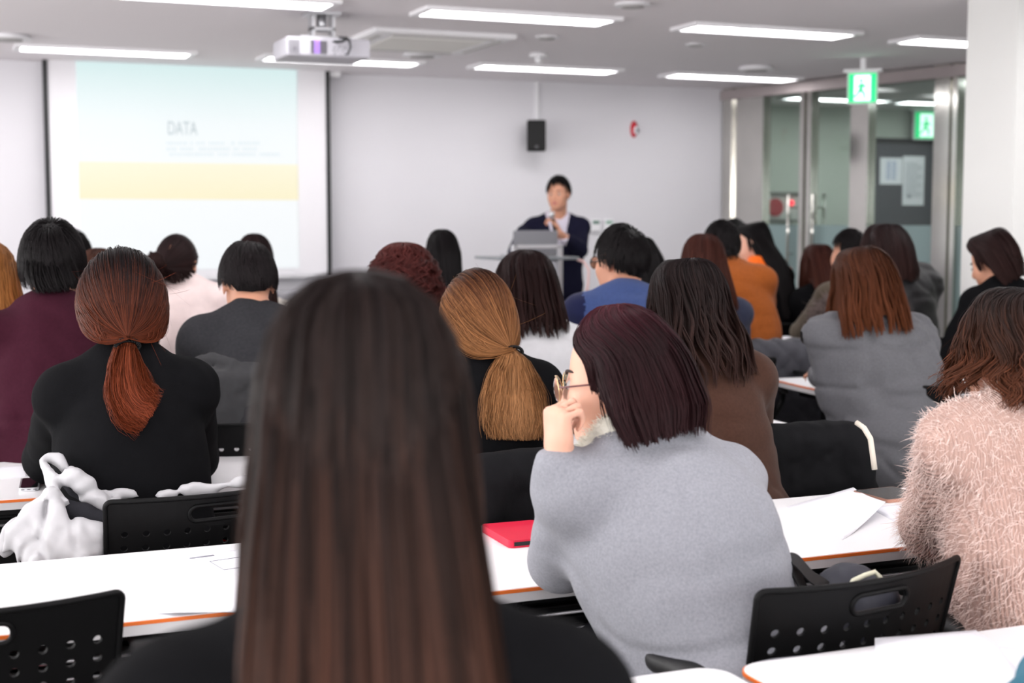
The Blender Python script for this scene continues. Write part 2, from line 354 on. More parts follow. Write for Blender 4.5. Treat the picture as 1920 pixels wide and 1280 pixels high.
def interp_rows(z, rows):
    r = np.array(rows, float)[::-1]; return [np.interp(z, r[:, 0], r[:, i]) for i in range(1, r.shape[1])]
def hair_fall(H, N=2500, Mp=16, top=(0.089, 0.112, 0.098, 0.128), prof=((0, .089, .112, .098), (-.2, .09, .1, .08)), zend=-0.2, zvar=0.03, zphi=0.0,
              phimax=125, part=0.0, K=70, cl=0.5, wav=0.0, wl=0.08, wz=0.0, tip=0.0, tipn=0.25, width=0.0028, frizz=0.002, flow=None, seed=1, shell=0.93, fa=15, fb=75, fly=0.0, rise=0.0, bang=None, sq=.8, fdrop=.010, rooty=(-.055, .05), wst=.08, loose=0):
    """hair falling from a parting: H dict(c, R) of the head, in the person's frame"""
    rs = np.random.RandomState(seed); A, Bb, Bf, Ht = top
    def path(phi, mrad, ze, root, clump, cphi, ind, s):
        n = len(phi); s = s[None, :]; Lt = 0.17; L = Lt + np.maximum(-ze, 0)[:, None]; d = s * L
        th = np.clip(d / Lt, 0.03, 1) * pi / 2; z = np.where(d > Lt, -(d - Lt), 0.0); z = np.minimum(z, 0)
        a, bb, bf = interp_rows(z.ravel(), prof); a = a.reshape(z.shape); bb = bb.reshape(z.shape); bf = bf.reshape(z.shape)
        pm = radians(phimax); mul = 1 + (pi / pm - 1) * (1 - smst((th - radians(fa)) / radians(fb - fa)))
        ph = phi[:, None] * mul
        ph = ph + (cphi - phi)[:, None] * cl * smst(s * 1.1) 
        wv = np.sin(d / wl * 2 * pi + clump[:, None] * 9.0) * smst((d - wst) / 0.12)
        wv2 = np.cos(d / wl * 2 * pi * 0.93 + clump[:, None] * 5.0) * smst((d - wst) / 0.12)
        ph = ph + wav * wv + (frizz * 8) * ind[:, None] * s
        m_ = mrad[:, None] * (1 + wz * wv2 + frizz * 3 * np.sin(d * 60 + ind[:, None] * 20) * s)
        tc = smst((s - (1 - tipn)) / tipn); m_ = m_ * (1 + tip * tc * tc)
        if fly: m_ = m_ * (1 + fly * np.abs(ind)[:, None] ** 3 * s ** 2)
        sx, cx = np.sin(ph), np.cos(ph); Bq = np.where(cx > 0, bb, bf); r = np.sin(th) ** sq
        x = a * r * sx * m_; y = -Bq * r * cx * m_; zz = np.where(d > Lt, z, Ht * np.cos(th) * (0.5 + 0.5 * mrad[:, None]))
        zz = zz - fdrop * np.sin(th) ** 2 * np.clip(-cx, 0, 1) * np.where(d > Lt, np.clip(1 + z / .06, 0, 1), 1)
        blend = (1 - np.sin(th)) ** 1.2
        x = x + root[:, :1] * blend; y = y + root[:, 1:2] * blend
        if flow is not None: x = x + flow[0] * (z / -0.4) ; y = y + flow[1] * (z / -0.4)
        if rise: zz = zz + rise * tc * np.abs(sx)
        Pp = np.stack([x, y, zz], -1)
        nrm = np.stack([x / a ** 2 * 1.0, y / Bq ** 2, np.where(d > Lt, 0, zz / Ht ** 2)], -1); nrm /= np.linalg.norm(nrm, axis=2, keepdims=True) + 1e-9
        return Pp, nrm
    pm = radians(phimax)
    cph = np.sort(rs.uniform(-pm, pm, K)); phi = rs.uniform(-pm, pm, N); ci = np.abs(phi[:, None] - cph[None]).argmin(1)
    clr = rs.rand(K); mr = 1 - (1 - shell) * rs.rand(N) ** 0.7 + 0.05 * (clr[ci] - 0.5)
    ze = zend + zphi * np.cos(phi) + zvar * (rs.rand(N) - 0.5) * 2 + zvar * (clr[ci] - 0.5)
    if bang is not None:
        fr = np.abs(phi) > pm * bang[0]; ze = np.where(fr, bang[1] + (ze - bang[1]) * rs.rand(N) ** 2 * (1 - bang[2]), ze)
    root = np.stack([np.full(N, part) + rs.normal(0, 0.003, N), rs.uniform(*rooty, N)], 1)
    P, Nn = path(phi, mr, ze, root, clr[ci], cph[ci], rs.normal(0, 1, N), np.linspace(0, 1, Mp))
    wd = width * rs.uniform(0.6, 1.3, N)
    parts = [strands('h', P, Nn, wd, None, None, rnd=np.clip(clr[ci] * 0.5 + rs.rand(N) * 0.5, 0, 1))]
    if loose:
        il = rs.choice(N, loose); Pl = P[il] + (Nn[il] * rs.uniform(.3, 1, (loose, 1, 1)) * .02 + rs.normal(0, .012, (loose, 1, 3))) * (np.linspace(0, 1, Mp)[None, :, None] ** 1.5)
        parts.append(strands('h', Pl, Nn[il], np.full(loose, .0006), None, None))
    # inner mass of the hair
    gp = np.linspace(-pm, pm, 61); n = len(gp)
    z1 = zend + zphi * np.cos(gp) + zvar * 0.4
    if bang is not None: z1 = np.where(np.abs(gp) > pm * bang[0], bang[1] + 0.02, z1)
    Pc, _ = path(gp, np.full(n, shell - 0.015), z1, np.stack([np.full(n, part), np.full(n, -0.01)], 1), np.zeros(n), gp, np.zeros(n), np.linspace(0, 0.97, 26))
    V, Fq = grid_surface(Pc); uv = np.stack([np.tile(np.linspace(0, 0.9, 26), n), np.full(len(V), 0.1)], -1); parts.append((V, Fq, uv))
    V, Fq, uv = join(parts); V = V @ H['R'].T + H['c'] + H['R'] @ np.array([0, -0.004, 0.008]); return V, Fq, uv
_LINE = np.array([[0, -38], [40, -34], [75, -16], [95, 2], [112, 8], [135, 28], [160, 36], [180, 40]], float)
_LINEM = np.array([[0, -36], [35, -32], [55, -12], [72, 8], [90, 22], [112, 22], [135, 30], [160, 38], [180, 42]], float)
def scalp_dirs(N, rs, line=_LINE, drop=0):
    out = np.zeros((0, 3))
    while len(out) < N:
        u = rs.normal(0, 1, (N * 2, 3)); u /= np.linalg.norm(u, axis=1, keepdims=True)
        az = np.degrees(np.arctan2(np.abs(u[:, 0]), -u[:, 1])); el = np.degrees(np.arcsin(u[:, 2]))
        out = np.concatenate([out, u[el > np.interp(az, line[:, 0], line[:, 1]) + drop]])
    return out[:N]
def scalp_cap(rad, line=_LINE, drop=0):
    az = np.linspace(-180, 180, 73); P = []
    for a in az:
        e0 = np.interp(abs(a), line[:, 0], line[:, 1]) + drop
        el = np.radians(np.linspace(e0, 90, 16)); ar = radians(a)
        P.append(np.stack([np.cos(el) * sin(ar) * rad[0], -np.cos(el) * cos(ar) * (rad[1] if abs(a) < 90 else rad[2]), np.sin(el) * rad[3]], -1))
    V, Fq = grid_surface(np.array(P)); BLK[-1] = BLK[-1] + (1,); return V, Fq, np.stack([np.zeros(len(V)), np.full(len(V), 0.2)], -1)
def to_rad(u, rad): return np.stack([u[..., 0] * rad[0], u[..., 1] * np.where(u[..., 1] < 0, rad[1], rad[2]), u[..., 2] * rad[3]], -1)
def hair_short(H, N=1800, Mp=7, rad=(0.083, 0.104, 0.1, 0.117), vol=0.014, L=0.06, whorl=(0.12, -0.55, 0.8), width=0.003, grav=0.35, messy=0.15, seed=1, drop=0, lift=0.9, fade=None, line=_LINE, K=140, cl=0.5):
    rs = np.random.RandomState(seed); u0 = scalp_dirs(N, rs, line, drop); wv = unit(whorl)
    c = scalp_dirs(K, rs, line, drop); ci = (u0 @ c.T).argmax(1); cr = rs.normal(0, 1, (K, 3))
    tdir = u0 - wv * (u0 @ wv)[:, None]; tdir /= np.linalg.norm(tdir, axis=1, keepdims=True) + 1e-6
    tw = np.cross(np.broadcast_to(wv, u0.shape), tdir) * 0.35
    tdir = tdir + tw + np.array([0, 0, -grav]) + messy * (cr[ci] * 0.7 + rs.normal(0, 0.5, (N, 3)))
    up = np.clip((u0[:, 2] + 0.45) / 0.85, 0.0, 1) ** .8; Ls = L * (0.22 + 0.78 * up) * rs.uniform(0.7, 1.15, N); vl = vol * (0.12 + 0.88 * up)
    if fade: f_ = smst((u0[:, 2] - fade[0]) / (fade[1] - fade[0])); Ls *= 0.25 + 0.75 * f_; vl = vl * (0.12 + 0.88 * f_)
    ts = np.linspace(0, 1, Mp); P = np.zeros((N, Mp, 3)); Nn = np.zeros_like(P); u = u0.copy(); R0 = 0.095
    for i, t in enumerate(ts):
        rr = 1 + (vl * np.sin(np.minimum(t * 1.5, 1) * pi / 2) * rs.uniform(0.75, 1.0, N) ) / R0
        P[:, i] = to_rad(u, rad) * rr[:, None]; Nn[:, i] = u
        d = tdir - u * (tdir * u).sum(1, keepdims=True); d /= np.linalg.norm(d, axis=1, keepdims=True) + 1e-6
        u = u + d * (Ls / (Mp - 1) / R0)[:, None]; u /= np.linalg.norm(u, axis=1, keepdims=True)
    V, Fq, uv = join([strands('h', P, Nn, width * rs.uniform(0.6, 1.3, N), None, None), scalp_cap([q + vol * 0.3 for q in rad], line, drop)])
    return V @ H['R'].T + H['c'] + H['R'] @ np.array([0, -0.008, 0.012]), Fq, uv
def tube_paths(cpts, crad, N, Mp, rs, spread=1.0, lenvar=0.15, clumps=14, cl=0.4, wob=0.004, flat=1.0, fray=0.0):
    """strands running along a bundle (ponytail, bun)"""
    cpts = np.array(cpts, float); tt = np.linspace(0, 1, len(cpts)); ang = rs.uniform(0, 2 * pi, N); rho = np.sqrt(rs.uniform(0.15, 1, N))
    ca = rs.uniform(0, 2 * pi, clumps); cr_ = np.sqrt(rs.uniform(0.2, 1, clumps)); ci = rs.randint(0, clumps, N)
    crr = rs.normal(0, .12, clumps)[ci]; rho = np.clip(rho + crr * .6, .1, 1.15)
    px, py = rho * np.cos(ang), rho * np.sin(ang); dx = cr_[ci] * np.cos(ca[ci]) - px; dy = cr_[ci] * np.sin(ca[ci]) - py
    near = np.hypot(dx, dy) < 0.9
    end = 1 - lenvar * rs.rand(N) ** 1.2; s = np.linspace(0, 1, Mp)[None] * end[:, None]
    C = np.stack([np.interp(s, tt, cpts[:, k]) for k in range(3)], -1); T = np.gradient(C, axis=1); T /= np.linalg.norm(T, axis=2, keepdims=True) + 1e-9
    side = np.cross(T, np.array([0, 1.0, 0.001])); side /= np.linalg.norm(side, axis=2, keepdims=True) + 1e-9; upv = np.cross(side, T)
    r = np.interp(s, np.linspace(0, 1, len(crad)), crad); q = (cl * smst(s * 1.2)) * near[:, None]
    X = (px[:, None] + dx[:, None] * q) * r * spread; Y = (py[:, None] + dy[:, None] * q) * r * flat
    ph = rs.uniform(0, 6, N)[:, None]; X = X + wob * np.sin(s * 9 + ph) * s + fray * rs.normal(0, 1, N)[:, None] * s ** 3; Y = Y + wob * np.cos(s * 7 + ph) * s
    P = C + side * X[..., None] + upv * Y[..., None]; Nn = side * (px[:, None, None]) + upv * (py[:, None, None]); Nn /= np.linalg.norm(Nn, axis=2, keepdims=True) + 1e-9
    return P, Nn
def hair_tied(H, tie, N=3000, Mp=14, rad=(0.088, 0.108, 0.1, 0.122), sag=0.05, width=0.002, seed=1, line=_LINE, drop=-6, tail=None, tailr=None, TN=2200, tail_kw=None, twidth=0.002, loose=26, part=0.0):
    """hair gathered at the nape; tie and tail in head coordinates"""
    rs = np.random.RandomState(seed); u0 = scalp_dirs(N, rs, line, drop); tie = np.array(tie, float)
    tn = np.array([tie[0] / rad[0], tie[1] / rad[1], tie[2] / rad[3]]); rT = np.linalg.norm(tn); uT = tn / rT
    om = np.arccos(np.clip(u0 @ uT, -1, 1)); t = np.linspace(0, 1, Mp)[None]; so = np.sin(om)[:, None] + 1e-6
    # strands leave the face first backwards over the crown, then down to the tie
    u = (np.sin((1 - t) * om[:, None]) / so)[..., None] * u0[:, None] + (np.sin(t * om[:, None]) / so)[..., None] * uT
    side = np.tanh((u0[:, 0] - part) / .22)[:, None]; wdn = np.sin(t * pi) * (np.abs(u0[:, 0])[:, None] * 0.6 + 0.12)
    u = u + np.stack([side * wdn * 0.55, wdn * 0, -wdn * sag * 10 * 0.5], -1) * (om[:, None, None] > 0.5); u /= np.linalg.norm(u, axis=2, keepdims=True)
    sh = 1 - 0.05 * rs.rand(N)[:, None]; bulge = 1 + sag * np.sin(t * pi) * np.clip(om[:, None] - 0.4, 0, 1.2)
    rr = sh * bulge * (1 + (rT - 1) * t ** 5); cr = rs.normal(0, 1, (N, 1)); rr = rr + 0.004 * np.sin(t * 8 + cr * 5)
    P = to_rad(u, rad) * rr[..., None]; tb = smst((t - 0.8) / 0.2)[..., None]; P = P * (1 - tb) + (tie + (P - tie) * 0.25) * tb
    parts = [strands('h', P, u, width * rs.uniform(0.6, 1.3, N), None, None, taper=0.2), scalp_cap([q * 0.94 for q in rad], line, drop)]
    cz = unit((0, -.25, .97)); parts[0][2][:, 0] = np.repeat((np.arccos(np.clip(u @ cz, -1, 1)) / 2.4).ravel() + rs.normal(0, .02, N * Mp), 3) * .62
    if loose:
        ul = scalp_dirs(loose, rs, line, drop); tt = np.linspace(0, 1, Mp)
        Pl = to_rad(ul, rad)[:, None] * (1.0 + 0.10 * rs.rand(loose)[:, None, None] * tt[None, :, None]) + rs.normal(0, 1, (loose, 1, 3)) * 0.05 * (tt ** 2)[None, :, None] + np.array([0, -0.02, -0.05]) * (tt ** 1.5)[None, :, None]
        parts.append(strands('h', Pl, np.repeat(ul[:, None], Mp, 1), np.full(loose, 0.0006), None, None))
    if tail is not None:
        Pt, Nt = tube_paths([tie] + [np.array(q) for q in tail], tailr, TN, 16, rs, **(tail_kw or {}))
        tl = strands('h', Pt, Nt, twidth * rs.uniform(0.6, 1.3, TN), None, None, taper=0.6); tl[2][:, 0] = 0.5 + 0.5 * tl[2][:, 0]; parts.append(tl)
    V, Fq, uv = join(parts); return V @ H['R'].T + H['c'] + H['R'] @ np.array([0, -0.004, 0.008]), Fq, uv

# ------------------------------------------------------------------ people
def head_prims(c, R, s=1.0, female=True, ears=True, hi=True):
    T = lambda p: c + R @ (np.array(p, float) * s)
    e = lambda p, r, k, op=1, Q=None: ell(T(p), np.array(r) * s, k, R if Q is None else R @ Q, op)
    jw = 0.046 if female else 0.052
    P = [e((0, -.012, .030), (.075, .094, .086), .02), e((0, .028, -.030), (.060, .062, .072), .03),
         e((0, .034, -.074), (jw, .050, .040), .03), e((0, .072, -.096), (.017, .016, .015), .022)]
    if hi:
        P += [e((.036, .060, -.028), (.022, .022, .025), .03), e((-.036, .060, -.028), (.022, .022, .025), .03),
              e((.030, .098, .000), (.017, .013, .010), .012, -1), e((-.030, .098, .000), (.017, .013, .010), .012, -1),
              cap(T((0, .084, .012)), T((0, .104, -.030)), .0065 * s, .0105 * s, .012), e((.011, .096, -.034), (.008, .009, .007), .006), e((-.011, .096, -.034), (.008, .009, .007), .006),
              e((0, .089, -.058), (.021, .010, .0055), .006), e((0, .087, -.067), (.018, .010, .0065), .006),
              e((0, .100, -.0625), (.020, .004, .0012), .003, -1)]
    if ears:
        for q in (1, -1):
            E_ = roty(q * 0.12) @ rotz(q * -0.45)
            P += [e((q * .079, -.010, -.006), (.007, .019, .032), .010, 1, E_), e((q * .088, -.004, -.004), (.006, .010, .018), .006, -1, E_)]
    return P
def hand_prims(W, d, n, side, curl=(0.5, 0.6, 0.4), spread=0.10, s=1.0, thumb=(0.75, 0.5, 0.25)):
    """W wrist, d towards the fingers, n the way the palm faces, side +1/-1 = the thumb lies at +/- cross(d, n)"""
    d = unit(d); n = unit(np.asarray(n) - d * np.dot(n, d)); t = np.cross(d, n) * side
    B = np.stack([t, d, n], 1); P = [ell(W + d * .050 * s, np.array((.041, .050, .015)) * s, .015, B), cap(W - d * .01, W + d * .03 * s, .024 * s, .022 * s, .02)]
    L = [(.040, .026, .021), (.045, .029, .022), (.042, .027, .022), (.033, .021, .019)]
    for i in range(4):
        o = (.029 - .0195 * i) * s; r0 = (.0092 - .0006 * i) * s; f = d * cos((1.5 - i) * spread) + t * sin((1.5 - i) * spread); p = W + d * (.088 - .004 * abs(i - 1)) * s + t * o; a = 0
        P.append(cap(W + d * .04 * s + t * o * .8, p, .0105 * s, r0 * 1.12, .008))
        for j in range(3):
            a += curl[j]; q = p + (f * cos(a) + n * sin(a)) * L[i][j] * s
            P.append(cap(p, q, r0 * (1 - .10 * j), r0 * (.90 - .10 * j), .003)); p = q
    p = W + d * .022 * s + t * .024 * s; q = p + (t * thumb[0] + d * .75 + n * thumb[1]) / 1.2 * .040 * s
    P.append(cap(p, q, .0140 * s, .0110 * s, .012)); p = q; q = p + unit(t * thumb[2] + d * .9 + n * thumb[1]) * .032 * s; P.append(cap(p, q, .0108 * s, .0095 * s, .004))
    p = q; q = p + unit(t * (thumb[2] - .15) + d * .9 + n * (thumb[1] + .15)) * .024 * s; P.append(cap(p, q, .0097 * s, .0075 * s, .003))
    return P

def person(name, px, py, D, label, top=None, hair=None, ty=0, hy=0, hp=0, hr=0, lean=.20, sw=.138, sh=.175, t=.012, bulk=1.0, cell=.011, arms=None, skin=None,
           female=True, ears=True, face=False, garment='sweater', gname=None, neck=(0.0, 0.0), extra=None, fold=(0.004, 9, 9, 5), stand=False, hs=1.0, side=0.0,
           cut=0.02, collar=0, armfn=None, splitmat=None, trousers=None, hairargs=None, drop_neck=0.0, wr=.0025, group=None, cat='person', folds=None, necktilt=-0.25):
    Hw = at(px, py, D); yaw = radians(ty); Rt = rotz(yaw)
    hl = np.array([side, lean, 0]); base = Hw - Rt @ hl; base[2] = 0; zh = Hw[2]
    loc = lambda p: rotz(-yaw) @ (np.asarray(p, float) - base)
    c = np.array([side, lean, zh]); R = rotz(radians(hy) - yaw) @ roty(radians(hr)) @ rotx(-radians(hp)); H = dict(c=c, R=R, loc=loc, base=base, yaw=yaw)
    zs = zh - sh; ys = lean - .095; xs = side * .8
    pz = .93 if stand else .60
    nb = np.array([xs + (side - xs) * .3, ys + .005, zs + .072])
    torso = [ell((xs, ys - .012, zs - .10), (np.array([sw - .012, .108, .185])) * [bulk, bulk, 1], .06)]
    mid = (np.array([xs, ys - .012, zs - .10]) + np.array([0, 0, pz])) / 2
    torso += [cap((xs, ys - .01, zs - .12), (0, 0, pz), .115 * bulk, .12 * bulk, .06), ell(mid + [0, 0, .02], ((sw + .005) * bulk, .112 * bulk, .24), .06),
              ell((0, -.01, pz), (.172 * bulk, .135 * bulk, .13), .06)]
    tz = [cap(nb + [q * .03, 0, -.005], (xs + q * (sw - .025), ys, zs + .004), .036, .047, .045) for q in (1, -1)]
    torso += tz
    neckp = [cap(nb - [0, 0, .03], c + R @ np.array([0, -.028, -.055]), .054 if female else .060, .050 if female else .057, .03)]
    armp, hands = [], []; A = arms or {}
    for q, key in ((1, 'R'), (-1, 'L')):
        S = np.array([xs + q * sw, ys, zs - .008]); a = A.get(key, {})
        E_ = loc(a['E']) if 'E' in a else (np.array([xs + q * (sw + .075), ys + .09, zs - .245]) if stand else np.array([xs + q * (sw + .04), ys + .15, max(zs - .235, .775)]))
        W_ = loc(a['W']) if 'W' in a else (np.array([q * .10, ys + .33, .775]) if not stand else np.array([q * .16, ys + .25, 1.08]))
        d = rotz(-yaw) @ unit(a['d']) if 'd' in a else unit(W_ - E_ + [0, 0, -.0]); n = rotz(-yaw) @ unit(a['n']) if 'n' in a else np.array([0, 0, -1.0])
        armp += [cap(S, E_, .046 * bulk, .040, .035), cap(E_, W_, .040, .029, .015), ell(S, (.046 * bulk, .050, .044), .045)]
        hands += hand_prims(W_ + d * .012, d, n, a.get('side', -q), a.get('curl', (.35, .45, .3)), s=.93 if female else 1.0, thumb=a.get('thumb', (.75, .3, .25)))
    legp = []
    for q in (1, -1):
        if stand: legp += [cap((q * .09, 0, .90), (q * .10, .0, .50), .085, .058, .05), cap((q * .10, 0, .50), (q * .10, -.01, .09), .055, .036, .03), ell((q * .10, .05, .045), (.045, .125, .04), .03)]
        else: legp += [cap((q * .095, .02, .565), (q * .12, .41, .545), .082, .060, .05), cap((q * .12, .41, .535), (q * .12, .40, .10), .056, .038, .03), ell((q * .12, .455, .045), (.042, .12, .04), .03)]
    hd = head_prims(c, R, hs, female, ears, hi=face or cell < .012)
    prims = torso + neckp + armp + hands + legp + hd
    sk = skin or M_skin
    lo, hi = bounds(prims, .03)
    V, Fq = snet(lambda P, m: field(P, prims, 0, m), lo, hi, cell)
    mats, midx = [sk], None
    if face:
        mats = [sk, M_lip]; cen = V[Fq].mean(1); q = (cen - c) @ R / hs
        midx = ((np.abs(q[:, 0]) < .022) & (q[:, 1] > .078) & (np.abs(q[:, 2] + .0625) < .0105 - .25 * np.abs(q[:, 0]))).astype(int)
    body = mesh_obj('person', V, Fq, sk, loc=tuple(base), mats=mats, midx=midx); body.rotation_euler = (0, 0, yaw)
    tag(body, label, cat, group)
    # top garment
    na = nb + np.array([0, 0, cut]); nn = unit(np.array([0, necktilt, 1.0]))
    fa, fx, fy, fz = fold; off = np.array([RNG.rand() * 30, RNG.rand() * 30, 5 + RNG.rand() * 20])
    ex = extra(H, zs, ys, xs, nb) if extra else []
    def fn(P, m):
        d = field(P, torso + armp, t, m)
        if fa: d = d + fa * vnoise((P * [fx, fy, fz] + off).astype(np.float32)) + fa * .5 * vnoise((P * [fx * 2.3, fy * 2.3, fz * 3.1] + off * 2).astype(np.float32))
        if wr: d = d - wr * 1.2 + wr * (1 - np.abs(vnoise((P * [5, 4, 13] + off * 3).astype(np.float32))) * 3.2).clip(0, 1) + wr * .7 * (1 - np.abs(vnoise((P * [9, 9, 6] + P[:, [2, 0, 1]] * 6 + off).astype(np.float32))) * 3).clip(0, 1)
        if folds:
            for (p0, p1, r, amp) in folds: 
                dd = field(P, [cap(p0, p1, r, r * .6)], 0, m); d = d + amp * np.exp(-np.clip(dd, 0, 1) / (r + .004)) 
        k = .012; pl = (P - na) @ nn; h = np.clip(.5 + .5 * (d - pl) / k, 0, 1); d = pl * (1 - h) + d * h + k * h * (1 - h)
        if ex: e_ = field(P, ex, 0, m); h = np.clip(.5 + .5 * (e_ - d) / .02, 0, 1); d = e_ * (1 - h) + d * h - .02 * h * (1 - h)
        return np.maximum(d, (pz - .17) - P[:, 2])
    lo, hi = bounds(torso + armp + [e for e in ex if e[4] > 0], .05)
    gc = max(cell, .007) if cell > .008 else cell
    V, Fq = snet(fn, lo, hi, gc, smooth=2)
    gm, gi = [top], None
    if splitmat:
        gm = [top] + splitmat[0]; cen = V[Fq].mean(1); gi = splitmat[1](cen, H, zs, sw, xs)
    g = mesh_obj(garment, V, Fq, top, parent=body, mats=gm, midx=gi)
    if gname: g['label'] = gname
    # trousers
    lp = legp + [torso[3]]
    V, Fq = snet(lambda P, m: np.maximum(field(P, lp, .010, m), np.maximum(.095 - P[:, 2], P[:, 2] - (pz + .08))), *bounds(lp, .04), max(cell * 1.3, .013))
    mesh_obj('trousers', V, Fq, trousers or M_jean, parent=body)
    for q in (1, -1):
        y0 = .05 if stand else .455
        x0 = .10 if stand else .12
        V, Fq = snet(lambda P, m: np.maximum(field(P, [ell((q * x0, y0 + .005, .048), (.050, .135, .050), .02), ell((q * x0, y0 - .06, .07), (.044, .055, .055), .02)], 0, m), -P[:, 2] + .002), (q * x0 - .08, y0 - .18, -.01), (q * x0 + .08, y0 + .19, .16), .013)
        mesh_obj('shoe', V, Fq, M_shoe, parent=body)
    if hair:
        fnh, m_, kw = hair
        BLK.clear(); V, Fq, uv = fnh(H, **kw); V = V.astype(np.float32); mg = (.004 + .016 * np.modf(uv[:, 1] * 7.3)[0]).astype(np.float32)
        nb_ = sum(a_ * b_ * c_ for a_, b_, c_, *_x in BLK); assert nb_ == len(V), (nb_, len(V))
        dy = np.zeros(len(V), np.float32); low = np.nonzero(V[:, 2] < c[2] - .02)[0]; back = np.where(V[low, 1] < ys + .035, -1., 1.).astype(np.float32); ax = .25
        if len(low):
            P0 = V[low].copy(); act_ = np.arange(len(low))
            for _ in range(14):
                d0 = fn(P0[act_], .12); k_ = d0 < mg[low][act_]; act_ = act_[k_]
                if not len(act_): break
                P0[act_, 1] += back[act_] * np.clip(mg[low][act_] - d0[k_], .003, .03)
            dy[low] = P0[:, 1] - V[low, 1]
        o_ = 0
        for n_, k2, w_, *x_ in BLK:
            if x_: o_ += n_ * k2 * w_; continue
            blk = dy[o_:o_ + n_ * k2 * w_].reshape(n_, k2, w_); Z = V[o_:o_ + n_ * k2 * w_, 2].reshape(n_, k2, w_)
            if np.abs(blk).max() > 0:
                ng = blk.min(2, keepdims=True); ps = blk.max(2, keepdims=True); z1 = Z[:, :, :1]
                en = np.min(ng[:, None] + .55 * np.abs(z1[:, :, None] - z1[:, None]), axis=2); ep = np.max(ps[:, None] - .55 * np.abs(z1[:, :, None] - z1[:, None]), axis=2)
                en = np.minimum(en, 0); ep = np.maximum(ep, 0); tot = np.where(-en > ep, en, ep)
                V[o_:o_ + n_ * k2 * w_, 1] += np.broadcast_to(tot, blk.shape).ravel()
            o_ += n_ * k2 * w_
        mesh_obj('hair', V, Fq, m_, parent=body, uv=uv)
    H.update(fn=fn, garment=g, nb=nb, zs=zs, ys=ys, xs=xs)
    if face:
        for q in (1, -1):
            p = c + R @ (np.array([q * .030, .0765, .0]) * hs)
            b = MB(); b.sphere(p, .0112 * hs, 16); b.build('eye', M_eye, body, smooth=True)
            ip = p + R @ np.array([0, .0086, 0]) * hs; b = MB(); b.sphere(ip, .0060 * hs, 10, (1, 1, 1)); b.build('iris', M_iris, body, smooth=True)
            br = [c + R @ (np.array([q * (.014 + .032 * k), .0885 - .026 * k * k, .021 + .006 * sin(k * 3)]) * hs) for k in np.linspace(0, 1, 6)]
            b = MB(); b.tube(br, [.0022, .003, .003, .0026, .002, .001], 6); b.build('eyebrow', M_brow, body, smooth=True)
    return body, H

def glasses(body, H, frame, hs=1.0, r=.026, arm=None, metal=None):
    c, R = H['c'], H['R']; T = lambda p: Vector(c + R @ (np.array(p, float) * hs))
    b = MB()
    for q in (1, -1):
        b.tube([T((q * .032 + q * r * cos(a), .106 - .012 * abs(cos(a)) * (1 if cos(a) > 0 else .2), -.004 + r * .92 * sin(a))) for a in np.linspace(0, 2 * pi, 25)[:-1]], .0012, 6, closed=True)
    b.tube([T((-.009, .107, .001)), T((0, .110, .004)), T((.009, .107, .001))], .0012, 6)
    g = b.build('glasses', metal or frame, body, smooth=True)
    for q in (1, -1):
        b = MB(); b.tube([T((q * .056, .094, .002)), T((q * .076, .085, .002)), T((q * .081, .03, .003)), T((q * .084, -.005, .002)), T((q * .083, -.020, -.016))], .0017, 6)
        b.build('temple', frame, g, smooth=True)
        b = MB(); b.prism([(q * .032 + r * .95 * cos(a), -.004 + r * .88 * sin(a)) for a in np.linspace(0, 2 * pi, 25)[:-1]], .1035, .1042, M=None)
        o = b.build('lens', M_glass, g); M4 = Matrix(((R[0][0], R[0][2], R[0][1], c[0]), (R[1][0], R[1][2], R[1][1], c[1]), (R[2][0], R[2][2], R[2][1], c[2]), (0, 0, 0, 1)))
        o.data.transform(M4)
    return g

# glass
m, nt, b = new_mat('clear_glass'); M_glass = m
b.inputs['Base Color'].default_value = (0.93, 0.97, 0.96, 1); b.inputs['Transmission Weight'].default_value = 1.0; b.inputs['Roughness'].default_value = 0.0; b.inputs['IOR'].default_value = 1.45
def thin_glass(name, tint, refl=0.10, rough=0.02, diffuse=0.0, dcol=(.7, .8, .8)):
    m, nt, b = new_mat(name); nt.nodes.remove(b); out = nt.nodes['Material Output']
    tr = nt.nodes.new('ShaderNodeBsdfTransparent'); tr.inputs[0].default_value = tint + (1,)
    gl = nt.nodes.new('ShaderNodeBsdfGlossy'); gl.inputs['Roughness'].default_value = rough
    mx = nt.nodes.new('ShaderNodeMixShader'); fr = nt.nodes.new('ShaderNodeLayerWeight'); fr.inputs[0].default_value = .5; pw5 = nt.nodes.new('ShaderNodeMath'); pw5.operation = 'POWER'; pw5.inputs[1].default_value = 4.0; nt.links.new(fr.outputs['Facing'], pw5.inputs[0])
    ml = nt.nodes.new('ShaderNodeMath'); ml.operation = 'MULTIPLY_ADD'; ml.inputs[1].default_value = 1.0; ml.inputs[2].default_value = refl
    nt.links.new(pw5.outputs[0], ml.inputs[0]); nt.links.new(ml.outputs[0], mx.inputs[0])
    src = tr.outputs[0]
    if diffuse:
        df = nt.nodes.new('ShaderNodeBsdfDiffuse'); df.inputs[0].default_value = dcol + (1,); tl = nt.nodes.new('ShaderNodeBsdfTranslucent'); tl.inputs[0].default_value = dcol + (1,)
        m0 = nt.nodes.new('ShaderNodeMixShader'); m0.inputs[0].default_value = .5; nt.links.new(df.outputs[0], m0.inputs[1]); nt.links.new(tl.outputs[0], m0.inputs[2])
        m1 = nt.nodes.new('ShaderNodeMixShader'); m1.inputs[0].default_value = diffuse; nt.links.new(tr.outputs[0], m1.inputs[1]); nt.links.new(m0.outputs[0], m1.inputs[2]); src = m1.outputs[0]
    nt.links.new(src, mx.inputs[1]); nt.links.new(gl.outputs[0], mx.inputs[2]); nt.links.new(mx.outputs[0], out.inputs[0]); return m
M_pane = thin_glass('pane_glass', (.80, .86, .84), .03)
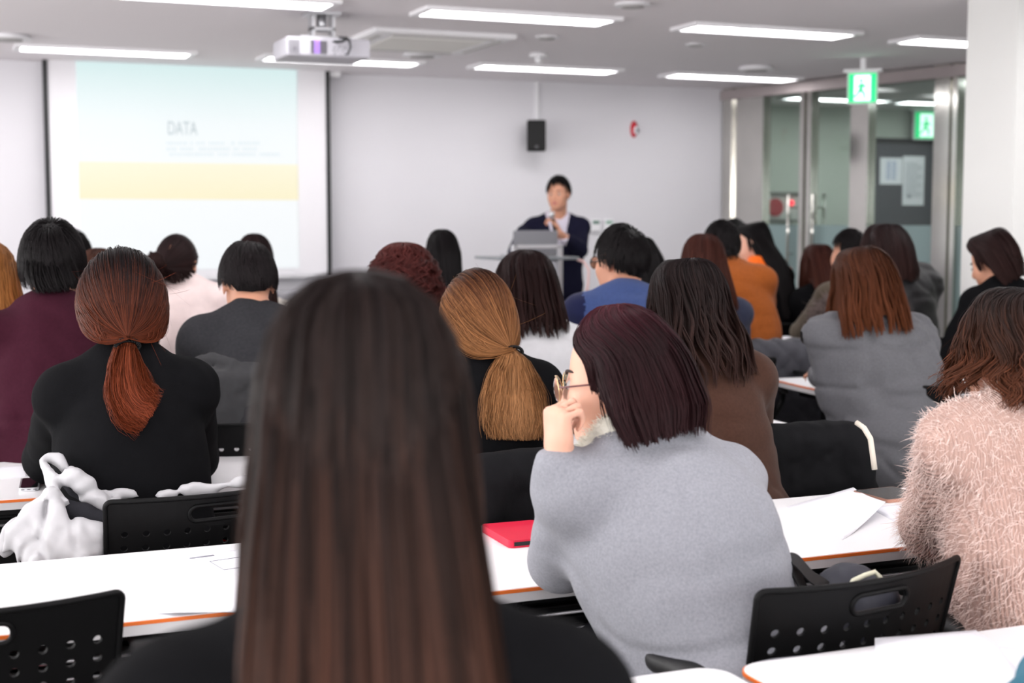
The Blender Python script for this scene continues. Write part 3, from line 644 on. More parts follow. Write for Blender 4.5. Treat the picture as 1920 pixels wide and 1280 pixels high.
M_frost = thin_glass('frosted_film', (.5, .6, .6), .03, .15, .82, (.44, .56, .56))

# ------------------------------------------------------------------ the room
H_C, Y_W = 2.64, 11.95
XL, XR, YB = -3.9, 12.0, -2.9
def struct(name, b, m, parent=None, **k):
    o = b.build(name, m, parent); 
    if parent is None: o['kind'] = 'structure'
    return o
struct('floor', MB().box(XL - .2, XR, YB - .2, 16, -.15, 0), M_floor)
struct('ceiling', MB().box(XL - .2, XR, YB - .2, 16, H_C, H_C + .15), M_ceil)
struct('wall_front', MB().box(XL - .2, 7.17, Y_W, Y_W + .15, 0, H_C), M_wall)
b = MB(); b.box(XL - .15, XL, YB, Y_W, 0, .85); b.box(XL - .15, XL, YB, Y_W, 2.40, H_C)
ys_ = [YB, .35, 2.85, 3.75, 6.25, 7.15, 9.65, Y_W]
for i in range(0, 8, 2): b.box(XL - .15, XL, ys_[i], ys_[i + 1], .85, 2.40)
struct('wall_left', b, M_wall)
b = MB(); b.box(XL - .15, XR, YB - .15, YB, 0, .85); b.box(XL - .15, XR, YB - .15, YB, 2.40, H_C)
xs_ = [XL, -2.95, -.25, 1.05, 3.75, 4.65, 7.35, XR]
for i in range(0, 8, 2): b.box(xs_[i], xs_[i + 1], YB - .15, YB, .85, 2.40)
struct('wall_back', b, M_wall)
for k in range(3):
    y0, y1 = ys_[2 * k + 1], ys_[2 * k + 2]
    b = MB(); b.box(XL - .12, XL - .06, y0, y1, .85, .91); b.box(XL - .12, XL - .06, y0, y1, 2.34, 2.40); b.box(XL - .12, XL - .06, y0, y0 + .06, .91, 2.34); b.box(XL - .12, XL - .06, y1 - .06, y1, .91, 2.34)
    struct('window_%d' % (k + 1), b, M_silver)
    x0, x1 = xs_[2 * k + 1], xs_[2 * k + 2]
    b = MB(); b.box(x0, x1, YB - .12, YB - .06, .85, .91); b.box(x0, x1, YB - .12, YB - .06, 2.34, 2.40); b.box(x0, x0 + .06, YB - .12, YB - .06, .91, 2.34); b.box(x1 - .06, x1, YB - .12, YB - .06, .91, 2.34)
    struct('window_%d' % (k + 4), b, M_silver)
struct('baseboard_front', MB().box(XL, 7.17, Y_W - .012, Y_W, 0, .10), M_dark)

# glass partition on the right: from the front wall corner towards the pillar
GA = np.array([7.17, 11.947]); GB = np.array([7.693, 9.204]); gd = (GB - GA) / np.linalg.norm(GB - GA); g_ang = math.atan2(gd[1], gd[0])
def gs(px):
    r = ray(px, 300)[:2]; M_ = np.array([[r[0], -gd[0]], [r[1], -gd[1]]]); return np.linalg.solve(M_, GA)[1]
GM = Matrix.Translation((GA[0], GA[1], 0)) @ Matrix.Rotation(g_ang, 4, 'Z')
def gbox(b, p0, p1, d0, d1, z0, z1, px=True):
    s0, s1 = (gs(p0), gs(p1)) if px else (p0, p1); return b.box(s0, s1, d0, d1, z0, z1, M=GM)
gw = empty('wall_right', (0, 0, 0)); gw['kind'] = 'structure'
b = MB()
for a_, c_ in ((1362, 1378), (1396, 1437), (1506, 1514), (1519, 1527), (1601, 1634), (1757, 1786), (1791, 1800)): gbox(b, a_, c_, -.05, .05, 0, H_C - .10 if a_ in (1506, 1519) else H_C)
b.build('steel_post', M_steel, gw)
b = MB(); gbox(b, 1378, 1396, -.02, .02, 0, H_C); b.build('steel_panel', M_steel, gw)
b = MB(); gbox(b, 0, 5.5, -.06, .06, H_C - .11, H_C - .02, px=False); b.build('header', mat('mauve_header', (158, 148, 148), .6), gw)
for nm, a_, c_ in (('fixed_pane', 1634, 1757), ('fixed_pane', 1800, 1990)):
    b = MB(); gbox(b, a_, c_, -.006, .006, 1.345, H_C - .11); b.build(nm, M_pane, gw)
    b = MB(); gbox(b, a_, c_, -.006, .006, 0.05, 1.345); b.build('frosted_pane', M_frost, gw)
for k, (a_, c_, hx) in enumerate(((1437, 1506, 1490), (1527, 1601, 1536))):
    dr = empty('door_%d' % (k + 1), (0, 0, 0)); dr['kind'] = 'structure'
    b = MB(); gbox(b, a_, c_, -.006, .006, 1.345, H_C - .11); b.build('door_glass', M_pane, dr)
    b = MB(); gbox(b, a_, c_, -.006, .006, 0.05, 1.345); b.build('frosted_film', M_frost, dr)
    s = gs(hx); hb = MB(); p = lambda d, z: GM @ Vector((s, d, z))
    sgn = -1
    hb.tube([p(sgn * .07, .95), p(sgn * .07, 1.62)], .014, 12)
    for z in (1.08, 1.50): hb.tube([p(sgn * .07, z), p(0, z)], .009, 10)
    hb.tube([p(-sgn * .07, .95), p(-sgn * .07, 1.62)], .014, 12)
    for z in (1.08, 1.50): hb.tube([p(-sgn * .07, z), p(0, z)], .009, 10)
    hb.build('door_handle', M_steel, dr, smooth=False)
# corridor behind the glass
M_corr = mat('corridor_paint', (196, 202, 192), .85)
struct('wall_corridor', MB().box(7.35, XR, 13.4, 13.55, 0, H_C), M_corr)
struct('wall_corridor_left', MB().box(7.17, 7.32, Y_W, 13.55, 0, H_C), M_corr)
struct('wall_corridor_right', MB().box(XR, XR + .15, YB, 13.55, 0, H_C), M_corr)
def cor(px, py): return ony(px, py, 13.4)
def notice(px0, px1, py0, py1, label, stripes, blue=False):
    a, c = cor(px0, py0), cor(px1, py1)
    e = empty('notice_sheet', ((a[0] + c[0]) / 2, 13.30, c[2]), 0, label, 'notice')
    w2, hh = (c[0] - a[0]) / 2, a[2] - c[2]
    MB().box(-w2, w2, 0, .008, 0, hh).build('sheet', M_paper, e)
    b = MB()
    for k in range(stripes):
        z = hh * (.86 - .72 * k / stripes)
        if blue:
            for x_ in (-.45, .05): b.box(w2 * x_, w2 * (x_ + .35), -.003, 0, z - hh * .035, z)
        else: b.box(-w2 * .8, w2 * (.8 if k % 4 else .3), -.003, 0, z - hh * .012, z)
    if not blue: b.box(-w2 * .55, -w2 * .25, -.003, 0, hh * .15, hh * .21)
    b.build('printed_lines', mat('blue_ink', (110, 130, 190), .8) if blue else M_ink, e)
a, c = cor(1598, 268), cor(1760, 600)
e = empty('door_3', (0, 0, 0)); e['kind'] = 'structure'
MB().box(a[0] + .25, c[0] + .35, 13.31, 13.39, 0, a[2]).build('door_panel', mat('dark_grey_door', (78, 79, 84), .6), e)
b = MB(); b.box(a[0] + .17, a[0] + .25, 13.30, 13.40, 0, a[2] + .06); b.box(a[0] + .25, c[0] + .35, 13.30, 13.40, a[2], a[2] + .06); b.build('door_frame', M_dark, e)
notice(1641, 1681, 296, 346, 'white landscape notice with two columns of blue print on grey corridor door', 8, True)
notice(1684, 1721, 293, 385, 'tall white notice full of text lines on the grey corridor door', 16)
# fire hydrant cabinet in the corridor
a, c = ony(1433, 365, 13.2), ony(1503, 412, 13.2)
e = empty('fire_cabinet', ((a[0] + c[0]) / 2, 13.2, c[2]), 0, 'pale fire alarm box with red disc and glowing red lamp seen through glass door', 'fire alarm box')
wd, hh = (c[0] - a[0]) / 2, a[2] - c[2]
MB().box(-wd, wd, 0, .2, 0, hh, .01).build('box', mat('pale_metal', (200, 203, 198), .5), e)
for z_ in (hh, -.03): MB().box(-wd - .01, wd + .01, -.02, .2, z_, z_ + .03).build('rim', mat('grey_rim', (120, 122, 118), .5), e)
MB().cyl((-wd * .45, -.01, hh * .5), (0, 1, 0), hh * .36, .03, 28).build('red_disc', mat('matte_red', (176, 60, 66), .5), e)
MB().sphere((wd * .38, -.02, hh * .68), .03, 12).build('red_lamp', mat('lit_red_lamp', (255, 30, 50), .3, emit=(255, 40, 60), est=2.0), e)
MB().cyl((wd * .3, -.01, hh * .25), (0, 1, 0), .02, .02, 12).build('key_lock', M_steel, e)
# pillar
struct('wall_pillar', MB().box(5.55, 6.15, 6.19, 6.60, 0, H_C), mat('pillar_paint', (228, 228, 226), .8, var=.012, vscale=2))

# ------------------------------------------------------------------ ceiling fittings
M_tube = mat('lit_diffuser', (250, 252, 255), .4, emit=(252, 250, 250), est=9.0)
def ceiling_light(x0, y0, label, L=1.19, wd=.25, group='recessed strip lights in the ceiling'):
    e = empty('ceiling_light', (x0 + L / 2, y0 + wd / 2, H_C), 0, label, 'ceiling light', group)
    b = MB(); h = L / 2; w2 = wd / 2; f = .045
    b.box(-h - f, h + f, -w2 - f, -w2, -.022, 0); b.box(-h - f, h + f, w2, w2 + f, -.022, 0); b.box(-h - f, -h, -w2, w2, -.022, 0); b.box(h, h + f, -w2, w2, -.022, 0)
    b.build('frame', M_white, e)
    MB().box(-h, h, -w2, w2, -.010, -.004).build('diffuser', M_tube, e)
    return e
Ls = [(1.02, 8.0, 'lit strip light in the nearer row, cut by the top edge above the screen'), (2.81, 8.0, 'lit strip light in the nearer row, just right of the projector'), (4.60, 8.0, 'lit strip light in the nearer row, right of the picture centre'), (6.33, 8.0, 'lit strip light in the nearer row, partly hidden by the white pillar'),
      (.70, 10.82, 'lit strip light in the far row, above left part of the screen'), (2.48, 10.77, 'lit strip light in the far row, behind the projector'), (4.20, 10.70, 'lit strip light in the far row, above the wall speaker'), (5.98, 10.72, 'lit strip light in the far row, nearest the glass doors')]
for x, y, l in Ls: ceiling_light(x, y, l)
for y in (5.2, 2.4, -.4):
    for x in (-1.0, .8, 2.6, 4.4, 6.2): ceiling_light(x, y, 'added unseen strip light in the ceiling, over the back rows', group='added strip lights over the back rows, out of the picture')  # unseen rows of lamps, added to light the room
for x, y in ((8.2, 12.3), (9.6, 12.3), (8.9, 10.6), (9.0, 8.4), (9.0, 5.5)): ceiling_light(x, y, 'added strip light brightening the corridor beyond the glass', group='added corridor strip lights')  # lamps added to brighten the corridor behind the glass
ceiling_light(-.8, 8.0, 'lit strip light in the nearer row beyond the left edge'); ceiling_light(-1.1, 10.8, 'lit strip light in the far row beyond the left edge')
# air conditioner cassette
e = empty('ceiling_air_conditioner', (3.25, 9.45, H_C), 0, 'square white ceiling air conditioner cassette behind the projector', 'air conditioner')
MB().box(-.50, .50, -.5, .5, -.035, 0, .008).build('panel', M_white, e)
b = MB()
for k in range(22): b.box(-.33, .33, -.33 + k * .03, -.33 + k * .03 + .014, -.045, -.035)
b.build('grille', mat('grille_grey', (222, 220, 216), .6), e)
b = MB()
for x0, x1, y0, y1 in ((-.36, .36, -.45, -.41), (-.36, .36, .41, .45), (-.45, -.41, -.36, .36), (.41, .45, -.36, .36)): b.box(x0, x1, y0, y1, -.042, -.034)
b.build('louvre', mat('louvre_grey', (190, 188, 186), .6), e)
def round_fit(nm, x, y, r, label, cat, depth=.03, bulb=False):
    e = empty(nm, (x, y, H_C), 0, label, cat)
    MB().cyl((0, 0, -depth / 2), (0, 0, 1), r, depth, 28, r2=r * .85).build('body', M_white, e, smooth=False)
    if bulb: MB().cyl((0, 0, -depth - .02), (0, 0, 1), r * .35, .05, 14).build('sensor', M_white, e)
    else: MB().cyl((0, 0, -depth - .004), (0, 0, 1), r * .6, .01, 24).build('inner_disc', mat('disc_grey', (170, 168, 168), .7), e)  # inner disc in a darker grey than the body
round_fit('smoke_detector', 4.33, 9.92, .075, 'small white smoke detector hanging above the wall speaker', 'smoke detector', .03, True)
round_fit('ceiling_speaker', 3.98, 8.98, .09, 'thin white round disc on the ceiling right of the air conditioner', 'ceiling disc', .012)
round_fit('ceiling_speaker', 3.84, 7.44, .11, 'round white disc cut by the top edge of the picture', 'ceiling disc', .015)
round_fit('ceiling_vent', 3.5, 10.2, .15, 'round ceiling vent between far strip lights beside the projector', 'ceiling vent', .03)
round_fit('ceiling_vent', .58, 10.32, .16, 'round ceiling vent at the left edge of the picture', 'ceiling vent', .03)
round_fit('ceiling_vent', 6.35, 10.1, .15, 'round ceiling vent nearest the glass doors', 'ceiling vent', .03)
round_fit('ceiling_speaker', 5.13, 8.96, .08, 'faint flat round disc between the right strip lights', 'ceiling disc', .008)
# projector
P0 = at(538, 90, 9.1); pj = empty('projector', (0, 0, 0), 0, 'white projector hanging from the ceiling with purple-lit vent and black cables', 'projector')
px0 = onz(628, 38, H_C); pw = ony(538, 100, 8.35); pe = ony(695, 100, 8.35)
cx, cyy, w2 = (pw[0] + pe[0]) / 2, 8.35, (pe[0] - pw[0]) / 2; zt, zb = ony(600, 70, 8.35)[2], ony(600, 106, 8.35)[2]
pj.location = (cx, cyy, zb); hh = zt - zb
MB().box(-w2, w2, 0, .36, 0, hh, .012).build('housing', mat('projector_white', (176, 174, 182), .5), pj)
b = MB()
for k in range(9): b.box(-w2 * .44, -w2 * .06, -.006, .002, hh * (.18 + .075 * k), hh * (.21 + .075 * k))
b.build('vent_slats', mat('slat_grey', (70, 66, 74), .6), pj); b = MB()
for k in range(9): b.box(-w2 * .97, -w2 * .70, -.004, .002, hh * (.15 + .08 * k), hh * (.165 + .08 * k))
b.build('vent_slats', mat('slat_grey', (70, 66, 74), .6), pj)
MB().box(-w2 * .36, -w2 * .22, -.003, .002, hh * .16, hh * .86).build('lit_vent', mat('purple_light', (190, 150, 240), .5, emit=(170, 120, 240), est=.8), pj)
b = MB()
for k, (x_, z_, s1, s2) in enumerate(((.08, .78, .10, .07), (.10, .50, .05, .03), (.22, .50, .04, .03), (.34, .50, .06, .02), (.08, .34, .05, .03), (.18, .34, .03, .03), (.30, .34, .03, .03), (.12, .15, .02, .06), (.26, .12, .02, .03), (.36, .14, .09, .05), (-.83, .30, .02, .12))):
    b.box(w2 * x_, w2 * (x_ + s1), -.004, .002, hh * z_, hh * (z_ + s2))
b.build('sockets', M_dark, pj)
b = MB(); b.tube([(w2 * .12, -.01, hh * .8), (w2 * .28, -.04, hh * .8), (w2 * .40, -.03, hh * 1.0), (w2 * .3, .06, hh * 1.1), (.02, .15, hh * 1.2)], .008, 8)
b.tube([(w2 * .42, -.02, hh * .15), (w2 * .47, -.04, hh * .5), (w2 * .46, -.02, hh * .95), (w2 * .3, .08, hh * 1.08)], .006, 8); b.build('cable', M_dark, pj, smooth=True)
b = MB(); gap = H_C - zb; b.box(-.07, -.055, .12, .22, hh, gap - .02); b.box(.055, .07, .12, .22, hh, gap - .02); b.box(-.07, .07, .12, .22, hh + .06, hh + .075); b.cyl((0, .17, gap - .06), (0, 0, 1), .03, .1, 14); b.box(-.1, .1, .08, .26, gap - .014, gap); b.box(-.16, .16, .05, .08, hh, hh + .015); b.build('ceiling_mount', M_silver, pj)

# ------------------------------------------------------------------ projection screen, wall fittings
YS = 11.80
xa, xb = .93, 3.205
e = empty('projection_screen', ((xa + xb) / 2, YS, .93), 0, 'wide white projection screen with black side borders on the front wall', 'projection screen')
w2 = (xb - xa) / 2; hs_ = H_C - .93 + .01
M_scr = mat('screen_fabric', (232, 230, 234), .9)
MB().box(-w2, w2, 0, .03, 0, hs_).build('screen_fabric', M_scr, e)
for q in (-1, 1): MB().box(q * w2 - .018, q * w2 + .018, -.012, .03, -.02, hs_).build('border', M_dark, e)
MB().cyl((0, .01, -.02), (1, 0, 0), .018, 2 * w2, 12).build('bottom_bar', M_white, e)
MB().box(w2 + .02, w2 + .12, .02, .10, hs_ - .05, hs_ - .01).build('screen_case', M_white, e)
m, nt, b = new_mat('projected_slide')
tc = nt.nodes.new('ShaderNodeTexCoord'); sp = nt.nodes.new('ShaderNodeSeparateXYZ'); nt.links.new(tc.outputs['Generated'], sp.inputs[0])
cr = nt.nodes.new('ShaderNodeValToRGB'); nt.links.new(sp.outputs['Z'], cr.inputs[0]); el = cr.color_ramp.elements; cr.color_ramp.interpolation = 'LINEAR'
st = [(0, (246, 251, 254)), (.345, (247, 251, 253)), (.3465, (250, 240, 196)), (.5235, (252, 246, 214)), (.525, (246, 251, 253)), (.72, (242, 250, 252)), (1.0, (216, 243, 243))]
el[0].position = 0; el[0].color = lin(st[0][1]) + (1,); el[1].position = 1; el[1].color = lin(st[-1][1]) + (1,)
for t_, c_ in st[1:-1]: q = el.new(t_); q.color = lin(c_) + (1,)
b.inputs['Base Color'].default_value = (.15, .15, .15, 1); b.inputs['Roughness'].default_value = .9; nt.links.new(cr.outputs[0], b.inputs['Emission Color']); b.inputs['Emission Strength'].default_value = .55  # slide surface glows by itself, standing in for the projector's beam
sx0, sx1, sz0, sz1 = 1.165, 2.94, ony(350, 505, YS)[2], H_C - .002
sl = MB().box(sx0, sx1, YS - .006, YS - .002, sz0, sz1).build('projected_slide', m, None); sl.parent = e; sl.matrix_parent_inverse = Matrix.Translation(e.location).inverted()
MS = lambda x, z: Matrix.Translation((x - e.location.x, -.009, z - e.location.z)) @ Matrix.Rotation(pi / 2, 4, 'X')
p = ony(312, 252, YS); q = ony(367, 252, YS)
m2 = mat('slide_text_grey', (150, 160, 164), .9, emit=(160, 172, 176), est=.30)
tx = text_mesh('DATA', .155, m2, 'slide_title', e, MS(p[0], p[2])); 
kx = (q[0] - p[0]) / max(v.co.x for v in tx.data.vertices) if False else 1
wv_ = [v.co.x for v in tx.data.vertices]; sc_ = (q[0] - p[0]) / (max(wv_) - min(wv_)); x_0 = min(wv_)
for v in tx.data.vertices: v.co.x = x_0 + (v.co.x - x_0) * sc_
b = MB(); rs = random.Random(4)
for r_, (y0, y1, xe) in enumerate(((266, 271, 487), (277, 282, 480), (287, 292, 522))):
    x = 312
    while x < xe:
        dx = rs.choice((4, 5, 6)); 
        if rs.random() < .82:
            a, c = ony(x, y0, YS), ony(x + dx - 1.2, y1, YS); b.box(a[0] - e.location.x, c[0] - e.location.x, -.0075, -.0065, c[2] - e.location.z, a[2] - e.location.z)
        x += dx + 1
b.build('slide_small_print', mat('slide_faint_text', (150, 160, 164), .9, emit=(205, 214, 218), est=.40), e)
# low grey ledge in front of the screen wall
tag(MB().box(.2, 3.9, 11.35, 11.75, 0, .80, .01).build('low_cabinet', mat('cabinet_grey', (150, 148, 154), .6)), 'low plain grey cabinet standing along the wall under the screen', 'cabinet')
# speaker
a, c = ony(990, 224, 11.70), ony(1022, 283, 11.70)
e = empty('wall_speaker', ((a[0] + c[0]) / 2, 11.70, c[2]), -.38, 'black loudspeaker mounted on the front wall under a white cable duct', 'speaker')
w2, hh = (c[0] - a[0]) / 2, a[2] - c[2]
MB().box(-w2, w2, 0, .15, 0, hh, .012).build('cabinet', M_blk, e)
MB().box(-w2 * .88, w2 * .88, -.006, 0, hh * .04, hh * .96, .003).build('grille', mat('speaker_grille', (14, 14, 15), .8), e)
MB().cyl((0, -.008, hh * .13), (0, 1, 0), .014, .004, 16).build('round_emblem', mat('dull_emblem', (80, 80, 84), .5), e)
MB().box(-.03, .03, .14, .25, hh * .4, hh * .6).build('wall_bracket', M_blkm, e)
a = ony(1007, 200, 11.93); tag(MB().box(-.018, .018, 0, .02, ony(1007, 224, 11.93)[2], H_C, .002).build('cable_duct', M_white, loc=(a[0], 11.928, 0)), 'thin white cable duct running up from the speaker to the ceiling', 'cable duct')
# red alarm
a = ony(1190, 242, 11.93); e = empty('fire_alarm', (a[0], 11.945, a[2]), 0, 'red oval fire alarm with clear strobe on front wall', 'fire alarm')
b = MB(); b.sphere((0, 0, 0), .05, 20, (.75, .5, 1.55)); b.build('base', mat('alarm_red', (196, 24, 44), .35), e, smooth=True)
b = MB(); b.sphere((.012, -.022, -.012), .032, 16, (.8, .7, 1.2)); b.build('strobe', mat('strobe_clear', (222, 222, 226), .15), e, smooth=True)
b = MB(); b.cyl((.012, -.046, -.012), (0, 1, 0), .012, .006, 12); b.build('strobe_bulb', M_dark, e)
# thermostats
for k, (px, dark) in enumerate(((1092, 1), (1117, 1), (1142, 0))):
    a = ony(px, 423, 11.93); nm = ['leftmost white wall controller, partly behind the presenter', 'middle white wall controller with dark green display', 'rightmost white wall controller with pale green display'][k]
    e = empty('wall_controller', (a[0], 11.945, a[2]), 0, nm, 'wall controller', 'wall controllers beside the presenter')
    MB().box(-.05, .05, -.02, 0, -.06, .06, .004).build('case', M_white, e)
    MB().box(-.034, .034, -.023, -.02, .018, .045).build('display', mat('green_lcd', (62, 110, 92), .3) if dark else mat('pale_lcd', (124, 164, 146), .3), e)
    MB().box(-.04, .04, -.022, -.02, -.052, -.046).build('button_row', M_ink, e)
# exit signs
M_grn = mat('lit_green', (20, 190, 120), .4, emit=(20, 200, 120), est=.75); M_lw = mat('lit_white', (240, 255, 250), .4, emit=(225, 255, 245), est=1.0)
def exit_sign(pos, rz, label, s=1.0, top=True):
    e = empty('exit_sign', tuple(pos), rz, label, 'exit sign')
    MB().box(-.16 * s, .16 * s, 0, .05, -.17 * s, .17 * s, .006).build('housing', M_white, e)
    MB().box(-.145 * s, .145 * s, -.006, 0, -.155 * s, .155 * s).build('green_face', M_grn, e)
    b = MB(); S = lambda l: [(x * s, z * s) for x, z in l]
    def pl(pts): b.prism(S(pts), 0, .003, M=Matrix.Translation((0, -.007, 0)) @ Matrix.Rotation(pi / 2, 4, 'X'))
    pl([(-.085, -.135), (.085, -.135), (.085, .135), (-.085, .135)])
    b.build('doorway_figure', M_lw, e)
    b = MB(); pl = lambda pts: b.prism(S(pts), 0, .003, M=Matrix.Translation((0, -.011, 0)) @ Matrix.Rotation(pi / 2, 4, 'X'))
    pl([(-.012 + .020 * cos(a), .078 + .020 * sin(a)) for a in np.linspace(0, 2 * pi, 13)[:-1]])
    pl([(-.02, .05), (.02, .045), (.05, .0), (.04, -.01), (.012, .02), (.005, -.02), (.035, -.06), (.03, -.12), (.01, -.12), (.012, -.07), (-.02, -.04), (-.06, -.10), (-.10, -.10), (-.10, -.085), (-.07, -.08), (-.035, -.01), (-.03, .025), (-.06, .0), (-.07, .012)])
    b.build('running_figure', M_grn, e)
    mb_ = MB(); mb_.box(-.2 * s, .2 * s, -.02, .07, .17 * s, .20 * s); mb_.box(-.02, .02, .015, .045, .20 * s, H_C - pos[2]); mb_.build('mount', M_white, e)
    return e
exit_sign(at(1617, 165, 11.0), -g_ang * 0 + radians(-40), 'lit green exit sign with running figure hanging at the ceiling before the doors', .72)
p = ony(1737, 235, 13.2); exit_sign(p, radians(-12), 'lit green exit sign further back in the corridor behind glass', .95)
# light-grey box on the corridor ceiling, dark box

# ------------------------------------------------------------------ tables
T_H = .72
def table(name_label, x0, x1, y0, y1, rot=0.0, group='white training tables in rows', caps=True):
    cx, cy_ = (x0 + x1) / 2, (y0 + y1) / 2; e = empty('training_table', (cx, cy_, 0), rot, name_label, 'table', group)
    w2, d2 = (x1 - x0) / 2, (y1 - y0) / 2; r = .045
    top = MB().prism(rrect(-w2, w2, -d2, d2, r), T_H - .026, T_H - .008).build('edge_band', M_edge, e)
    MB().prism(rrect(-w2 - .001, w2 + .001, -d2 - .001, d2 + .001, r), T_H - .008, T_H - .0015).build('orange_stripe', M_orange, e)
    MB().prism(rrect(-w2 + .001, w2 - .001, -d2 + .001, d2 - .001, r), T_H - .0015, T_H).build('table_top', M_lam, e)
    b = MB()
    for k in range(5): b.box(-w2 + .16, w2 - .16, -d2 + .075, -d2 + .11 - .01 * (k % 2), T_H - .055 - .024 * k, T_H - .040 - .024 * k, .003)
    b.box(-w2 + .16, w2 - .16, -d2 + .10, -d2 + .11, T_H - .16, T_H - .03); b.build('ribbed_beam', M_blkm, e)
    b = MB(); b.tube([(-w2 + .16, -d2 + .06, T_H - .075), (w2 - .16, -d2 + .06, T_H - .075)], .0035, 6); b.tube([(-w2 + .16, -d2 + .07, T_H - .11), (w2 - .16, -d2 + .07, T_H - .11)], .003, 6); b.build('rack_wire', M_silver, e)
    b = MB(); b.box(-w2 + .16, w2 - .16, .03, .04, .34, T_H - .12, .002); b.build('modesty_panel', M_blkm, e)
    for q in (-1, 1):
        X = q * (w2 - .12); b = MB()
        b.box(X - .03, X + .03, -.20, .20, T_H - .07, T_H - .027, .008); b.box(X - .022, X + .022, -.03, .03, .09, T_H - .05, .008); b.box(X - .025, X + .025, -d2 + .01, d2 - .01, .06, .10, .01)
        b.tube([(X, -.03, T_H - .30), (X, -.12, T_H - .12), (X, -.19, T_H - .06)], .02, 10); lg = b.build('leg', M_blkm, e)
        for yy in (-d2 + .04, d2 - .04):
            b = MB(); b.cyl((X, yy, .03), (1, 0, 0), .03, .022, 18); b.build('caster', M_blkrub, lg)
        if caps: MB().cyl((X + q * .035, -.06, T_H - .075), (1, 0, 0), .032, .018, 24).build('pivot_cap', M_silver, e)
    return e
table('white training table at the bottom right corner with a stack of blank sheets on it', 1.122, 2.93, 1.29, 1.828)
table('white training table at the very bottom, only its rounded right end in view', -.68, 1.102, 1.29, 1.838)
table('white training table at lower left in front of the closest person', -.93, .865, 2.425, 2.935)
table('white training table under the elbow of the grey sweater person, red phone case on it', .875, 2.67, 2.372, 2.905)
table('white training table at left before the person in black knit sweater', -.93, .905, 3.615, 4.185)
table('white training table hidden between the black draped chairs and the seated row ahead', .93, 2.65, 3.72, 4.25)
table('white training table at left beyond the person in black knit sweater', -.70, 1.15, 4.715, 5.24)
table('white training table ahead of the white hoodie person, mostly hidden', 1.30, 3.10, 4.80, 5.34)
table('white training table with rounded corner under the arm of the grey coat person', 3.30, 5.05, 4.50, 5.07, radians(-5.5))
table('white training table with open book, behind the grey quilted coat', 3.85, 5.6, 5.80, 6.35)
table('white training table with black phone under the olive sleeve', 3.97, 5.75, 7.02, 7.58)
table('white training table at the right with crumpled sheet, beside the pillar', 4.70, 5.5, 5.12, 5.66, caps=False) if False else None
table('white training table ahead of the blue sweater person, hidden by people', 2.35, 4.05, 5.95, 6.50)
table('white training table in the left front row before the pale pink jacket person', -.3, 1.5, 6.55, 7.10)
table('white training table in the front row ahead of the black hooded person', 1.7, 3.5, 7.25, 7.80)

# ------------------------------------------------------------------ chairs
def back_panel():
    from mathutils.geometry import delaunay_2d_cdt
    W2, Hh = .228, .36; vs_, es_ = [], []
    def loop(pts):
        o = len(vs_); vs_.extend(Vector(p) for p in pts); n = len(pts); es_.extend((o + i, o + (i + 1) % n) for i in range(n))
    out = []
    for (cx, cy_, a0) in ((W2 - .012, Hh - .012, 0), (-W2 + .012, Hh - .012, 90), (-W2 + .05, .03, 180), (W2 - .05, .03, 270)):
        for k in range(5): a = radians(a0 + 22.5 * k); rr_ = .012 if cy_ > .2 else .03; out.append((cx + rr_ * cos(a), cy_ + rr_ * sin(a)))
    full = []
    for i in range(len(out)):
        p, q = out[i], out[(i + 1) % len(out)]; n = max(1, int(math.dist(p, q) / .025)); full += [(p[0] + (q[0] - p[0]) * k / n, p[1] + (q[1] - p[1]) * k / n) for k in range(n)]
    loop(full); holes = []
    hole = rrect(-.062, .062, .306, .340, .0165, 5); loop(hole); holes.append((0, .323, .075, .027))
    for r_ in range(7):
        for c_ in range(10):
            x, y = (c_ - 4.5) * .042, .286 - r_ * .031
            loop([(x + .0072 * cos(a), y + .0072 * sin(a)) for a in np.linspace(0, 2 * pi, 13)[:-1]]); holes.append((x, y, .012, .012))
    for x in np.linspace(-W2 + .02, W2 - .02, 22):
        for y in np.linspace(.02, Hh - .02, 18):
            if all(abs(x - h[0]) > h[2] or abs(y - h[1]) > h[3] for h in holes) and not (y < .08 and abs(x) > W2 - .05): vs_.append(Vector((x, y)))
    v, ed, f, *_ = delaunay_2d_cdt(vs_, es_, [], 1, 1e-6)
    def inhole(t):
        cx, cy_ = sum(v[i].x for i in t) / 3, sum(v[i].y for i in t) / 3
        return (abs(cx) < .0622 and abs(cy_ - .323) < .0172 and not (abs(cx) > .0455 and math.hypot(abs(cx) - .0455, (cy_ - .323)) > .0168)) or any((cx - h[0]) ** 2 + (cy_ - h[1]) ** 2 < .0071 ** 2 for h in holes[1:])
    f = [t for t in f if not inhole(t)]
    return v, f, hole, full
def bend(x, y): return Vector((x, -.205 - .24 * y + .05 * (x / .228) ** 2 + .06 * max(0, .12 - y), .455 + y))
_bp = back_panel()
